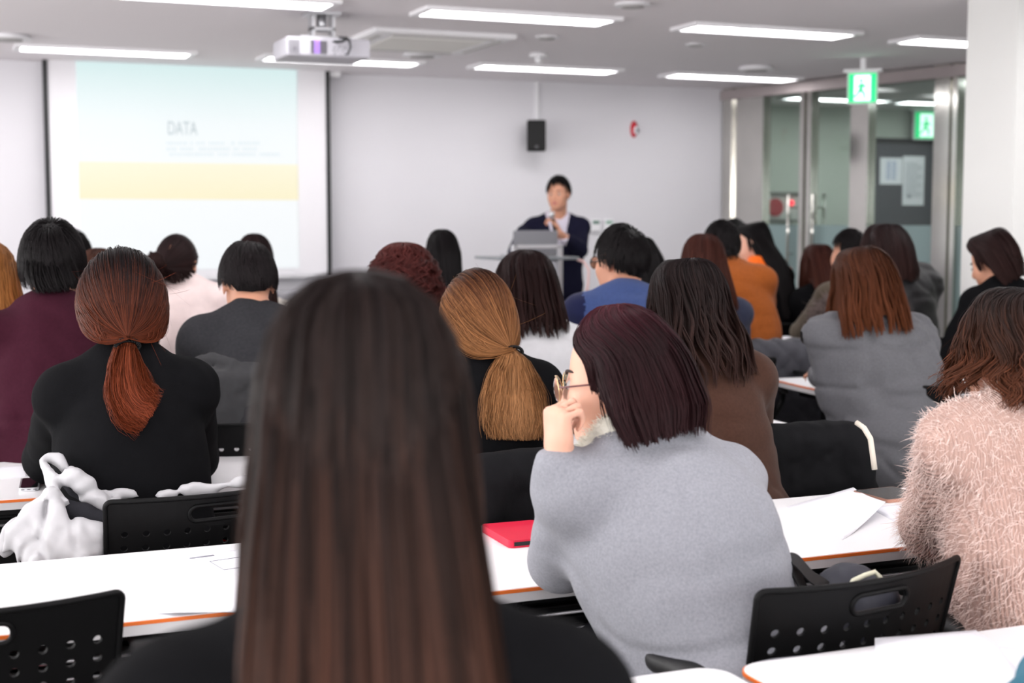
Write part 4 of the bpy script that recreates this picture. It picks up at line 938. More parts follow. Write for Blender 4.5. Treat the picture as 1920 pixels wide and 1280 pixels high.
def make_chair():
    e = empty('conference_chair', (0, 0, 0), 0, 'x', 'chair')
    v, f, hole, full = _bp; bm = bmesh.new(); V = [bm.verts.new(bend(p.x, p.y)) for p in v]
    for q in f:
        try: bm.faces.new([V[i] for i in q])
        except ValueError: pass
    bmesh.ops.recalc_face_normals(bm, faces=bm.faces); bmesh.ops.solidify(bm, geom=list(bm.faces), thickness=.006)
    me = bpy.data.meshes.new('backrest'); bm.to_mesh(me); bm.free(); me.materials.append(M_blk); o = bpy.data.objects.new('backrest', me); COL.objects.link(o); o.parent = e
    rim = MB().tube([bend(*p) for p in full], .0055, 8, closed=True).build('rim', M_blk, o, smooth=True)
    MB().tube([bend(*p) for p in hole], .0048, 8, closed=True).build('handle_rim', M_blk, o, smooth=True)
    b = MB(); b.box(-.225, .225, -.19, .24, .415, .435, .01); b.build('seat_shell', M_blk, e)
    b = MB(); b.box(-.215, .215, -.185, .235, .435, .475, .018); b.build('seat', M_red, e, smooth=True)
    for q in (1, -1):
        b = MB(); b.tube([(q * .232, -.21, .56), (q * .262, -.215, .62), (q * .282, -.18, .655), (q * .284, -.14, .658)], .014, 10)
        b.tube([(q * .235, -.19, .56), (q * .23, -.16, .45), (q * .22, -.1, .42)], .014, 10); ar = b.build('arm_bracket', M_blkm, e, smooth=True)
        V_, F_ = snet(lambda P, m: field(P, [cap((q * .282, -.20, .655), (q * .290, -.09, .675), .022, .029, .02), cap((q * .290, -.09, .675), (q * .288, .03, .672), .029, .026, .02), rbox((q * .288, -.08, .70), (.1, .2, .012), .0, .004, op=-1), rbox((q * .288, -.08, .645), (.1, .2, .012), .0, .004, op=-1)], 0, m), (q * .288 - .06, -.27, .61), (q * .288 + .06, .10, .72), .006)
        mesh_obj('armrest', V_, F_, M_blkrub, parent=e)
        b = MB(); b.tube([(q * .21, -.19, .43), (q * .22, -.02, .40), (q * .225, .20, .41)], .014, 10); b.tube([(q * .215, -.10, .42), (q * .225, -.22, .07)], .013, 10); b.tube([(q * .22, .08, .41), (q * .228, .22, .07)], .013, 10)
        lg = b.build('leg_frame', M_blkm, e, smooth=True)
        for yy in (-.22, .22): MB().cyl((q * .226, yy, .034), (1, 0, 0), .032, .024, 16).build('caster', M_blkrub, lg)
        MB().box(q * .20 - .012, q * .20 + .012, -.225, -.15, .40, .50, .004).build('hinge_plate', M_silver, e)
    return e
CH0 = make_chair(); _used = [False]
def chair(x, y, deg, label, group='black chairs with red seats and perforated backs'):
    e = CH0 if not _used[0] else copy_tree(CH0); _used[0] = True
    e.location = (x, y, 0); e.rotation_euler = (0, 0, radians(deg)); e['label'] = label; e['group'] = group; e['category'] = 'chair'; return e
def chair_back_at(bx, by, deg, label):   # bx, by: middle of the top edge of the backrest
    a = radians(deg); o = rotz(a) @ np.array([0, .29, 0]); return chair(bx + o[0], by + o[1], deg, label)
chair_back_at(1.43, 1.862, 8.7, 'black perforated chair in the foreground right with a dark bag on its seat')
chair_back_at(.565, 2.99, 9, 'black perforated chair with a white padded coat bunched over it')
chair_back_at(.045, 2.215, 0, 'black perforated chair cut by the lower left corner of the picture')
chair_back_at(1.40, 3.03, 2, 'chair under the black coat with an upside-down label, beyond the red phone case')
chair_back_at(2.09, 3.20, -4, 'chair hidden under the wide black coat right of the brown sweater')
chair_back_at(3.38, 3.93, -12, 'black chair with red seat beside the grey coat person')
chair_back_at(2.10, 1.80, 0, 'chair of the pink fluffy sweater person, its left armrest in view')

# ------------------------------------------------------------------ hair colours
HB = hair_mat('black_hair', [(0, (15, 13, 14)), (1, (21, 18, 19))])
HB2 = hair_mat('soft_black_hair', [(0, (20, 17, 18)), (1, (30, 26, 27))])
HP1 = hair_mat('dark_to_brown_hair', [(0, (22, 17, 17)), (.22, (30, 22, 20)), (.5, (50, 32, 25)), (1, (68, 39, 29))], var=.75)
HP2 = hair_mat('burgundy_dark_hair', [(0, (66, 20, 30)), (.2, (50, 20, 27)), (.5, (32, 19, 21)), (1, (40, 22, 24))], var=.45)
HP3 = hair_mat('wavy_brown_hair', [(0, (24, 20, 20)), (.4, (36, 25, 22)), (.7, (56, 34, 25)), (1, (84, 48, 32))], var=.5)
HP4 = hair_mat('auburn_ombre_hair', [(0, (18, 15, 16)), (.16, (24, 17, 17)), (.42, (72, 36, 24)), (.7, (98, 45, 26)), (1, (112, 52, 32))], var=.45)
HP5 = hair_mat('golden_ombre_hair', [(0, (46, 27, 21)), (.15, (72, 43, 28)), (.40, (118, 78, 48)), (.7, (136, 94, 60)), (1, (150, 106, 70))], var=.42)
HP6 = hair_mat('dark_brown_hair', [(0, (22, 18, 19)), (.5, (32, 23, 22)), (1, (50, 33, 29))], var=.55)
HRB = hair_mat('reddish_brown_hair', [(0, (46, 23, 20)), (1, (66, 35, 26))], var=.45)
HR2 = hair_mat('chestnut_hair', [(0, (46, 29, 25)), (.3, (66, 38, 26)), (1, (92, 51, 31))], var=.45)
HCU = hair_mat('curly_maroon_hair', [(0, (74, 36, 34)), (.4, (66, 31, 29)), (1, (50, 28, 26))], var=.5)
HBL = hair_mat('blond_hair', [(0, (126, 80, 44)), (1, (170, 116, 66))], var=.4)
HDB = hair_mat('near_black_brown_hair', [(0, (28, 19, 20)), (1, (42, 26, 24))], var=.45)
def LONG(w0, w1, w2, zend, b0=.118, b1=.12, b2=.13): return ((0, w0, b0, .100), (-.10, w1, b1, .100), (-.22, (w1 + w2) / 2, b1, .098), (zend, w2, b2, .098))
BOB = ((0, .098, .118, .10), (-.06, .105, .118, .10), (-.11, .106, .110, .098), (-.15, .098, .098, .092), (-.24, .088, .085, .085))

# ------------------------------------------------------------------ clothes
C_blackknit = knit('black_fine_knit', (15, 15, 17), 260, .3)
C_black = fabric('black_cloth', (13, 13, 15))
C_grey = fabric('heather_grey_jersey', (138, 139, 146), var=.12, vs_=230, bump=(420, .25, .0012))
C_greycoat = fabric('grey_wool', (98, 98, 102), var=.10, vs_=140)
C_pink = knit('pink_fluffy_knit', (204, 170, 158), 70, .9)
C_fuzz = fabric('pink_fuzz', (236, 212, 204), var=.1, bump=None) if False else mat('pink_fuzz', (236, 212, 203), .8, sheen=.4)
C_brown = fabric('brown_wool', (64, 42, 33), var=.12, vs_=120)
C_maroon = fabric('maroon_knit', (54, 22, 34), var=.08, vs_=120)
C_char = fabric('charcoal_wool', (51, 51, 54), var=.12, vs_=110)
C_blush = fabric('blush_wool', (226, 208, 206), var=.04)
C_beige = fabric('sequined_beige', (204, 196, 188), var=.2, vs_=60)
C_white = fabric('white_cotton', (204, 204, 207), var=.03)
C_blue = fabric('blue_knit', (60, 76, 120), var=.08, vs_=100)
C_navysl = fabric('navy_sleeve_knit', (26, 30, 62), var=.05)
C_navy = fabric('navy_knit', (46, 50, 68), var=.08)
C_tan = fabric('rust_orange_knit', (142, 75, 29), var=.10, vs_=80)
C_olive = fabric('olive_wool', (88, 79, 68), var=.10)
C_puff = mat('black_nylon', (20, 20, 23), .5, spec=.4, bump=(25, .4, .004))
C_suit = fabric('navy_suit', (26, 26, 44), var=.04)

WHO = {}
def add(key, *a, **k):
    b, H = person(key, *a, **k); WHO[key] = (b, H); return b, H

# foreground
add('fore', 678, 816, 1.2, 'person in a black top seen from behind, closest to the camera at lower centre', top=C_black, ty=-14, hy=-16, lean=0.1, sw=0.15, sh=0.205, cell=.010, cut=0.058, wr=0.002,
    hair=(hair_fall, HP1, dict(N=6500, Mp=22, top=(.094, .114, .10, .130), prof=((0, .094, .118, .10), (-.08, .105, .122, .10), (-.20, .116, .128, .10), (-.36, .146, .135, .11), (-.60, .165, .14, .12)), zend=-.52, zvar=.05, phimax=128, K=90, cl=.35, wav=.02, wl=.3, width=.0028, loose=90, seed=3, shell=.9)))
# grey sweater, bob, glasses, chin on the hand
def fur_collar(H, zs, ys, xs, nb): return []
E2 = onz(1052, 1052, .775); W2_ = at(1052, 872, 2.43); 
b2, H2 = add('grey', 1158, 712, 2.55, 'person in heather grey sweater, white fur collar and gold-rimmed glasses resting chin on fist', top=C_grey, ty=-4, hy=50, hp=7, hr=0, lean=0.24, side=-.15, sw=0.14, sh=0.175, t=.010, cell=.0055, skin=M_skinpale, face=True, bulk=1.02,
    arms={'L': dict(E=E2, W=W2_, d=(-.10, -.02, 1.0), n=(.95, .15, .1), side=1, curl=(1.35, 1.5, .9), thumb=(.55, .75, .2)), 'R': dict(E=at(1388, 1000, 2.66), W=at(1330, 960, 2.9))},
    fold=(.0045, 7, 7, 4), cut=0.08,
    folds=[((-.28, .02, .93), (-.10, -.02, .97), .003, .006)], wr=0.007,
    hair=(hair_fall, HP2, dict(N=9000, Mp=18, sq=1.03, top=(.100, .120, .116, .127), prof=((0, .103, .124, .114), (-.05, .114, .130, .106), (-.09, .116, .128, .10), (-.135, .108, .118, .095), (-.22, .095, .105, .08)), zend=-.086, zvar=.016, zphi=.006, phimax=109, K=150, cl=.55, wav=.025, wl=.13, tip=-.16, tipn=.28, width=.0021, loose=90, seed=5, part=-.01, bang=(.90, .012, .75), fdrop=.045, rooty=(-.022, .012), shell=.9)))
glasses(b2, H2, mat('brown_temple', (92, 40, 40), .3), metal=mat('gold_rim', (214, 184, 140), .25, metal=.8))
# pink fluffy sweater
b3, H3 = add('pink', 1902, 680, 2.70, 'person in pale pink fluffy sweater leaning on the table at the right edge', top=C_pink, ty=-6, hy=-8, lean=0.2, sw=0.172, sh=0.13, t=.022, bulk=1.05, cell=.008, cut=0.058, side=0,
    arms={'L': dict(E=onz(1752, 985, .79), W=onz(1830, 955, .79))},
    fold=(.006, 10, 10, 9),
    hair=(hair_fall, HP3, dict(N=5200, Mp=22, top=(.100, .124, .10, .134), prof=((0, .112, .130, .105), (-.07, .132, .138, .11), (-.14, .140, .136, .11), (-.24, .118, .125, .10)), zend=-.035, zvar=.030, phimax=125, K=110, cl=.9, wav=.12, wl=.075, wz=.08, tip=.08, width=.0024, loose=90, seed=8, fly=.012, frizz=.003)))
# black sweater, auburn ponytail
b4, H4 = add('pony', 229, 577, 3.38, 'person in black fine-knit sweater with black braided hair band, beyond a white padded coat', top=C_blackknit, ty=-2, hy=-4, hp=4, lean=0.2, sw=0.135, sh=0.185, t=.013, cell=.008, cut=0.075, necktilt=-.1, bulk=1.12,
    arms={'L': dict(E=onz(88, 862, .785), W=onz(140, 815, .785)), 'R': dict(E=onz(368, 858, .785), W=onz(330, 810, .785))}, fold=(.003, 6, 6, 4), wr=0.004,
    hair=(hair_tied, HP4, dict(N=6500, tie=(.0, -.110, -.075), rad=(.098, .116, .104, .130), sag=.09, width=.0017, seed=4, tail=[(-.004, -.135, -.095), (-.006, -.155, -.14), (-.002, -.165, -.19), (.012, -.165, -.225), (.04, -.165, -.245)], tailr=[.011, .022, .038, .050, .054, .046], TN=3800, twidth=.0017, tail_kw=dict(lenvar=.42, clumps=34, cl=.6, spread=1.0, flat=.5, wob=.010, fray=.008))))
b = MB()
for k in range(3):
    pts = []
    for a in np.linspace(0, 2 * pi, 61)[:-1]:
        r = .025 + .0035 * cos(a * 8 + k * 2.1); h = .004 * sin(a * 8 + k * 2.1)
        pts.append(Vector(H4['c'] + H4['R'] @ (np.array([0, -.166, -.088]) + np.array([r * cos(a), -.006 + .6 * h, r * .55 * sin(a) + h]))))
    b.tube(pts, .0024, 6, closed=True)
b.build('hair_band', M_blk, b4, smooth=True)
# golden ponytail
b5, H5 = add('blond', 893, 604, 3.75, 'person in black top with plain black hair elastic and silver earring, near picture centre', top=C_black, ty=-8, hy=-2, hp=6, hr=0, lean=0.2, sw=0.145, sh=0.16, cell=.009, cut=0.058,
    fold=(.004, 6, 6, 4),
    hair=(hair_tied, HP5, dict(N=6500, tie=(.040, -.104, -.078), rad=(.098, .116, .104, .130), sag=.05, width=.0018, seed=9, tail=[(.036, -.145, -.11), (.030, -.165, -.17), (.024, -.165, -.24), (.020, -.16, -.300)], tailr=[.011, .034, .066, .088, .090, .074], TN=4200, twidth=.0018, tail_kw=dict(lenvar=.38, clumps=46, cl=.55, flat=.45, wob=.009, fray=.009))))
b = MB()
b.tube([Vector(H5['c'] + H5['R'] @ (np.array([.041, -.160, -.084]) + np.array([.024 * cos(a), -.004, .015 * sin(a)]))) for a in np.linspace(0, 2 * pi, 25)[:-1]], .0042, 8, closed=True); b.build('hair_band', M_blk, b5, smooth=True)
b = MB(); b.tube([Vector(H5['c'] + H5['R'] @ (np.array([-.084, -.012, -.045]) + np.array([0, .006 * cos(a), .009 * sin(a)]))) for a in np.linspace(0, 2 * pi, 13)[:-1]], .0012, 6, closed=True); b.build('earring', M_silver, b5, smooth=True)
# brown sweater, long dark wavy hair
add('brown', 1288, 582, 3.80, 'person in dark brown sweater seated right behind the grey sweater person', top=C_brown, ty=-18, hy=2, hp=4, lean=0.22, side=-.06, sw=0.14, sh=0.17, cell=.009, t=.015, cut=0.058, wr=0.006,
    hair=(hair_fall, HP6, dict(N=5200, Mp=22, top=(.100, .120, .10, .130), prof=((0, .112, .125, .10), (-.08, .124, .128, .10), (-.18, .132, .135, .10), (-.30, .125, .13, .10)), zend=-.125, zvar=.05, phimax=125, K=70, cl=.8, wav=.08, wl=.15, wz=.05, width=.0024, loose=90, seed=12, flow=(.09, 0), part=-.01)))
# maroon sweater person
add('maroon', 98, 502, 4.20, 'person in maroon sweater sitting upright at the left', top=C_maroon, ty=0, hy=-3, lean=0.15, sw=0.155, sh=0.18, cell=.009, female=False, bulk=1.08, cut=0.058, wr=0.008,
    hair=(hair_short, HB, dict(line=_LINEM, N=4200, Mp=9, vol=.020, L=.080, width=.003, whorl=(-.05, -.35, .93), seed=14, rad=(.082, .102, .098, .118), drop=2, grav=.5)))
add('charc', 465, 533, 4.50, 'person in charcoal wool sweater with bent head, before the projection screen', top=C_char, ty=-4, hy=-6, hp=20, lean=0.2, sw=0.155, sh=0.16, cell=.009, female=False, bulk=1.1, cut=0.058, wr=0.006,
    hair=(hair_short, HB2, dict(line=_LINEM, N=3400, Mp=8, vol=.014, L=.065, width=.003, whorl=(.1, -.3, .95), seed=15, drop=2, grav=.15, fade=(-.45, .05))))
add('spark', 478, 492, 6.7, 'person in sequined beige jacket hidden behind the charcoal sweater person', top=C_beige, ty=0, hy=-15, lean=.08, sh=.25, cell=.013, cut=0.058,
    hair=(hair_fall, HDB, dict(N=1300, zend=-.20, top=(.094, .112, .1, .128), width=.005, seed=16, K=40)))
bb, HBn = add('bun', 333, 497, 5.8, 'person in pale pink jacket facing right, before the projection screen', top=C_blush, ty=0, hy=-38, hp=2, lean=0.16, sw=0.14, sh=0.14, cell=.012, cut=0.06,
    hair=(hair_tied, HDB, dict(N=2200, tie=(.0, -.125, -.02), rad=(.084, .103, .098, .120), sag=.0, width=.004, seed=17, tail=[(.0, -.165, -.005), (.0, -.195, .015), (.02, -.205, .0), (.015, -.18, -.03), (-.01, -.16, -.04), (0, -.150, -.10)], tailr=[.012, .024, .028, .026, .024, .02, .012], TN=900, twidth=.004, tail_kw=dict(lenvar=.2, wob=.012, fray=.006), loose=0)))
add('b1', 134, 487, 6.6, 'person of whom only the back of the head shows behind the maroon sweater', top=C_black, hy=-10, lean=.08, cell=.014, cut=0.058,
    hair=(hair_short, HB, dict(N=1200, Mp=6, vol=.018, L=.07, width=.006, seed=18)))
add('b2', 186, 533, 5.35, 'person whose head just shows between the maroon and black sweaters', top=C_black, hy=-10, lean=.08, cell=.014, cut=0.058,
    hair=(hair_fall, HR2, dict(N=1100, zend=-.20, width=.005, seed=19, K=40)))
add('leftb', -28, 535, 4.30, 'person in beige top cut off by the left edge of the picture', top=C_beige, hy=-10, lean=.08, cell=.013, cut=0.058,
    hair=(hair_fall, HBL, dict(N=2200, zend=-.30, top=(.095, .112, .1, .128), prof=LONG(.100, .12, .135, -.3), width=.004, seed=20, K=50, wav=.04, wl=.15)))
add('curly', 757, 533, 4.70, 'person in lilac grey knit mostly hidden by the closest person', top=fabric('lilac_grey_knit', (150, 144, 158)), ty=0, hy=-12, lean=0.18, cell=.011, sh=0.18, cut=0.058,
    hair=(hair_fall, HCU, dict(N=3000, Mp=22, top=(.100, .118, .10, .130), prof=((0, .112, .128, .11), (-.06, .120, .130, .11), (-.12, .115, .122, .10), (-.2, .09, .1, .09)), zend=-.13, zvar=.03, phimax=130, K=90, cl=.85, wav=.22, wl=.045, wz=.10, width=.0034, seed=21, fly=.02, frizz=.010, wst=.02)))
add('black', 829, 482, 7.00, 'person all in black with high collar, alone against the white front wall', top=C_black, ty=-8, hy=-8, lean=.06, sw=0.13, sh=0.165, cell=.013, cut=.10, necktilt=0, hair=(hair_fall, HB, dict(N=1400, top=(.084, .106, .095, .128), prof=((0, .086, .108, .095), (-.10, .080, .095, .09), (-.17, .066, .075, .07)), zend=-.165, zvar=.006, width=.005, seed=22, K=40)))
def hood(H, zs, ys, xs, nb):
    return [cap((xs - .085, ys - .03, zs + .045), (xs + .085, ys - .03, zs + .045), .050, .050, .03), cap((xs - .07, ys - .10, zs - .02), (xs + .07, ys - .10, zs - .02), .055, .055, .03), ell((xs, ys - .11, zs - .07), (.13, .045, .085), .03)]
add('white', 985, 544, 4.90, 'person in white hooded top sitting in line with the lectern', top=C_white, ty=-10, hy=-14, lean=0.2, sh=0.18, cell=.010, extra=hood, garment='hooded_top', bulk=1.05, cut=0.058, wr=0.006,
    hair=(hair_fall, HRB if False else HDB, dict(N=3200, Mp=16, top=(.100, .116, .10, .130), prof=((0, .110, .122, .1), (-.08, .122, .122, .10), (-.15, .128, .118, .10), (-.22, .12, .11, .1)), zend=-.115, zvar=.03, width=.0034, loose=90, seed=23, K=60, cl=.5, wav=.03, wl=.12)))
# blue sweater, glasses
def split_sleeve(cen, H, zs, sw, xs): return (np.abs(cen[:, 0] - xs) > sw + .01).astype(int)
b16, H16 = add('blue', 1163, 491, 5.35, 'person in blue sweater with navy sleeves and glasses, face turned left', top=C_blue, ty=-14, hy=22, lean=.12, sw=0.16, sh=0.175, cell=.010, female=False, bulk=1.1, face=True, splitmat=([C_navysl], split_sleeve), cut=0.058, wr=0.004,
    hair=(hair_short, HB, dict(line=_LINEM, N=2200, Mp=7, vol=.016, L=.06, width=.004, seed=24, whorl=(0, -.5, .85), fade=(-.35, .1))))
glasses(b16, H16, M_dark)
add('bl2', 1199, 497, 6.90, 'person in black just showing behind the blue sweater person', top=C_black, lean=.08, cell=.014, cut=0.058,
    hair=(hair_fall, HB, dict(N=1000, zend=-.18, width=.006, seed=25, K=30)))
add('navy', 1318, 497, 6.3, 'person in navy knit between the brown and rust orange sweaters', top=C_navy, ty=-16, hy=-16, lean=.12, side=-.0, sh=0.205, cell=.011, cut=0.058, wr=0.004,
    hair=(hair_fall, HRB, dict(N=2400, top=(.093, .112, .1, .130), prof=LONG(.100, .104, .104, -.25), zend=-.18, zvar=.015, width=.004, seed=26, K=60, flow=(.05, 0))))
add('orange', 1352, 466, 7.0, 'person in rust orange sweater leaning forward near the glass doors', top=C_tan, ty=-24, hy=-14, lean=.16, side=-.10, sw=0.165, sh=0.15, cell=.011, female=False, bulk=1.25, cut=0.058, wr=0.005,
    hair=(hair_short, HB, dict(line=_LINEM, N=1800, Mp=7, vol=.014, L=.050, width=.0045, seed=27, fade=(-.4, .1), grav=.2)))
def scarf(H, zs, ys, xs, nb):
    a = [np.array(nb) + [.062 * cos(t_), .062 * sin(t_) + .01, .02] for t_ in np.linspace(0, 2 * pi, 9)]
    return [cap(a[i], a[i + 1], .026, .026, .02) for i in range(8)] + [cap(a[2], a[2] + [0, .04, -.12], .03, .035, .02)]
def split_scarf(cen, H, zs, sw, xs): return (((cen[:, 2] > zs + .045)) | ((cen[:, 1] > .13) & (np.abs(cen[:, 0] - xs) < .06) & (cen[:, 2] > zs - .10))).astype(int)
add('long', 1414, 461, 8.3, 'person in black with bright orange scarf, face in profile looking down', top=C_black, ty=10, hy=42, hp=12, lean=.16, cell=.010, face=True, skin=M_skinpale, extra=scarf, splitmat=([fabric('bright_orange_scarf', (244, 112, 34))], split_scarf), cut=0.058,
    hair=(hair_fall, HB, dict(N=2400, top=(.086, .108, .098, .126), prof=((0, .088, .112, .098), (-.1, .088, .125, .08), (-.25, .085, .15, .06), (-.5, .085, .16, .05)), zend=-.40, zvar=.03, phimax=100, width=.0045, seed=28, K=50, part=.01, bang=(.90, .0, .9))))
add('b3', 1376, 452, 9.2, 'person almost hidden beyond the rust orange sweater, nearest the front wall corner', top=C_black, lean=.08, cell=.014, cut=0.058,
    hair=(hair_short, HB, dict(N=900, Mp=6, vol=.018, L=.07, width=.007, seed=29)))
b22, H22 = add('grey2', 1612, 534, 5.25, 'person in grey wool coat leaning with one elbow on the rounded table', top=C_greycoat, ty=-22, hy=6, hp=8, lean=.22, side=-.10, sw=0.15, sh=0.185, t=0.026, bulk=1.2, cell=.009, garment='coat', gname=None,
    arms={'L': dict(E=onz(1600, 722, .79), W=onz(1545, 700, .79))}, cut=0.058, wr=0.013,
    hair=(hair_fall, HR2, dict(N=4200, Mp=18, top=(.096, .116, .1, .130), prof=((0, .114, .128, .1), (-.1, .130, .134, .1), (-.2, .132, .13, .10), (-.28, .12, .125, .1)), zend=-.145, zvar=.035, width=.003, loose=90, seed=30, K=80, cl=.6, wav=.04, wl=.16, flow=(-.02, 0))))
add('bob', 1532, 502, 8.2, 'person in black left of the olive jacket, before the glass doors', top=C_black, ty=-10, hy=-5, lean=0.2, cell=.013, cut=0.058,
    hair=(hair_fall, HRB, dict(N=1600, top=(.092, .112, .1, .128), prof=LONG(.1, .106, .10, -.25), zend=-.20, zvar=.02, width=.005, seed=31, K=40)))
def furhood(H, zs, ys, xs, nb): return []
b24, H24 = add('olive', 1592, 478, 7.4, 'person in olive jacket with grey fur trim on the hood', top=C_olive, ty=-10, hy=12, lean=.20, sw=0.155, sh=0.2, cell=.011, female=False, bulk=1.08, face=True, garment='jacket',
    arms={'L': dict(E=onz(1500, 622, .79), W=onz(1540, 612, .79))}, cut=0.058,
    hair=(hair_short, HB, dict(line=_LINEM, N=1600, Mp=6, vol=.010, L=.04, width=.004, seed=32, fade=(-.1, .45), drop=6)))
add('puff', 1652, 475, 6.7, 'person in black puffer jacket before the frosted glass', top=C_puff, ty=-18, hy=-6, lean=.16, sw=0.15, sh=0.14, t=.03, bulk=1.3, cell=.011, garment='puffer_jacket', fold=(.012, 5, 5, 14), cut=0.058, wr=0.01,
    hair=(hair_fall, HDB, dict(N=2200, top=(.094, .114, .1, .130), prof=((0, .104, .122, .1), (-.08, .11, .122, .1), (-.16, .10, .10, .09), (-.2, .09, .09, .09)), zend=-.105, zvar=.02, width=.004, seed=33, K=50)))
add('right', 1862, 492, 6.2, 'person in black high-collared top looking down beside the white pillar', top=C_black, ty=-10, hy=28, hp=22, lean=.18, sw=0.135, sh=0.165, cell=.010, cut=0.06, necktilt=0, face=True,
    hair=(hair_fall, HDB, dict(N=2600, top=(.094, .116, .108, .128), prof=((0, .102, .122, .108), (-.05, .104, .118, .105), (-.10, .092, .098, .098), (-.16, .07, .072, .08)), zend=-.09, zvar=.012, phimax=118, width=.0036, seed=34, K=50, tip=-.06, bang=(.86, -.01, .7))))
add('teal', 2170, 800, 1.50, 'person just outside the right edge, only a teal sleeve reaching into the corner', top=fabric('teal_cloth', (52, 104, 124)), ty=10, hy=0, lean=.15, cell=.013, cut=.058, arms={'L': dict(E=onz(1990, 1290, .785), W=onz(2140, 1200, .79))},
    hair=(hair_fall, HB, dict(N=900, zend=-.18, width=.006, seed=50, K=30)))
# presenter at the lectern
def split_suit(cen, H, zs, sw, xs):
    v = (cen[:, 1] > 0) & (np.abs(cen[:, 0] - xs) < .015 + np.clip(cen[:, 2] - (zs - .20), 0, 1) * .26) & (cen[:, 2] > zs - .22)
    return v.astype(int)
pc = at(1046, 362, 10.4)
bP, HP = add('presenter', 1047, 364, 10.4, 'person in navy suit and pale shirt standing and speaking into a microphone behind the lectern', top=C_suit, ty=160, hy=138, hp=2, lean=.08, sw=.178, sh=.235, t=.014, cell=.008, female=False, stand=True, face=True, garment='suit_jacket', cut=.05, necktilt=.5,
    splitmat=([fabric('pale_shirt', (206, 200, 214))], split_suit), trousers=C_suit,
    arms={'L': dict(E=at(1088, 468, 10.3), W=at(1047, 437, 10.08), d=(-.25, .1, .8), n=(-.9, .3, .1), side=1, curl=(1.1, 1.1, .8)), 'R': dict(E=at(982, 436, 10.45), W=at(962, 476, 10.0), d=(-.2, -.6, -.5), n=(0, 0, -1))},
    hair=(hair_short, HB, dict(N=1500, Mp=6, vol=.012, L=.05, width=.005, seed=40, fade=(-.1, .45), drop=8)))
m0 = at(1034, 402, 10.02); m1 = at(1042, 440, 10.04)
mc = empty('microphone', tuple(m1), 0, 'dark handheld microphone with grey head in the hand of the presenter', 'microphone')
MB().tube([(0, 0, 0), tuple((m0 - m1) * .8)], [.011, .015], 12).build('handle', M_blkm, mc, smooth=True)
MB().sphere(tuple((m0 - m1) * 1.0), .025, 14).build('mesh_head', M_silver, mc, smooth=True)
# lectern with laptop
LY = 8.80
lc = ony(1000, 500, LY); le = empty('lectern', (3.93, LY, 0), 0, 'silver framed lectern with white front panel in front of the presenter', 'lectern')
X = lambda px: ony(px, 480, LY)[0] - 3.93
Z = lambda py: ony(1000, py, LY)[2]
b = MB()
for px in (965, 1051): b.box(X(px) - .018, X(px) + .018, 0, .03, .03, Z(459), .003)
b.box(X(965), X(1051), 0, .03, Z(466), Z(459), .003)
for px in (965, 1051): b.box(X(px) - .02, X(px) + .02, -.15, .45, 0, .03, .003)
b.build('frame', M_silver, le)
MB().box(X(932), X(1082), -.04, .42, Z(487), Z(482), .004).build('desk_top', mat('grey_desk', (120, 124, 128), .4), le)
MB().box(X(980), X(1047), .03, .38, .12, Z(490), .006).build('front_panel', mat('pale_panel', (226, 226, 234), .6), le)
lp = empty('laptop', (3.93 + (X(1032)), LY + .26, Z(482)), 0, 'open grey laptop on the lectern seen from the back of its lid', 'laptop')
wl = X(1075) - X(990); hl = ony(1000, 432, LY + .3)[2] - Z(482)
MB().box(-wl / 2, wl / 2, -.0, .24, 0, .015, .004).build('base', M_silver, lp)
MB().box(-wl / 2, wl / 2, -.012, 0, .012, hl, .004).build('lid', mat('laptop_grey', (128, 128, 134), .4, metal=.3), lp)
cb = MB(); cb.tube([tuple(at(1082, 486, 9.7)), tuple(at(1094, 490, 9.7)), tuple(at(1104, 505, 9.7)), tuple(at(1103, 530, 9.7)), tuple(at(1098, 560, 9.7))], .008, 8)
tag(cb.build('cable', mat('pink_cable', (226, 186, 182), .5), smooth=True), 'pale pink cable looping down from the right of the lectern', 'cable')

# ------------------------------------------------------------------ fuzz, coats, bag
def fuzz(V, Fq, n, L, wd, m, name, parent, seed=1, down=.3, curl=.5, sel=None, k=4, lie=.5):
    rs = np.random.RandomState(seed); a = V[Fq[:, 2]] - V[Fq[:, 0]]; b_ = V[Fq[:, 3]] - V[Fq[:, 1]]; nr = np.cross(a, b_); ar = np.linalg.norm(nr, axis=1) + 1e-12; nr = nr / ar[:, None]
    cen = V[Fq].mean(1)
    if sel is not None: ar = ar * sel(cen)
    i = rs.choice(len(Fq), n, p=ar / ar.sum()); w_ = rs.dirichlet([1, 1, 1, 1], n); P0 = (V[Fq[i]] * w_[..., None]).sum(1); N0 = nr[i]
    t = np.linspace(0, 1, k)[None, :, None]; D1 = N0 * (1 - lie) + rs.normal(0, .5, (n, 3)) * lie; D1 /= np.linalg.norm(D1, axis=1, keepdims=True)
    D2 = rs.normal(0, curl, (n, 3)) + [0, 0, -down]; Ls = (L * rs.uniform(.5, 1.4, n))[:, None, None]
    P = P0[:, None] + (D1[:, None] * t + D2[:, None] * t * t) * Ls; Nn = np.repeat(N0[:, None], k, 1)
    Vv, Ff, uv = strands('f', P, Nn, np.full(n, wd), None, None, taper=.8); return mesh_obj(name, Vv, Ff, m, parent=parent, uv=uv)
def mesh_arrays(o):
    me = o.data; V = np.zeros(len(me.vertices) * 3, np.float32); me.vertices.foreach_get('co', V); F_ = np.zeros(len(me.loops), np.int32); me.loops.foreach_get('vertex_index', F_)
    return V.reshape(-1, 3), F_.reshape(-1, 4)
V, Fq = mesh_arrays(H3['garment']); o = fuzz(V, Fq, 30000, .013, .0009, C_fuzz, 'fluffy_pile', b3, 2, down=.5); o['kind'] = 'stuff'
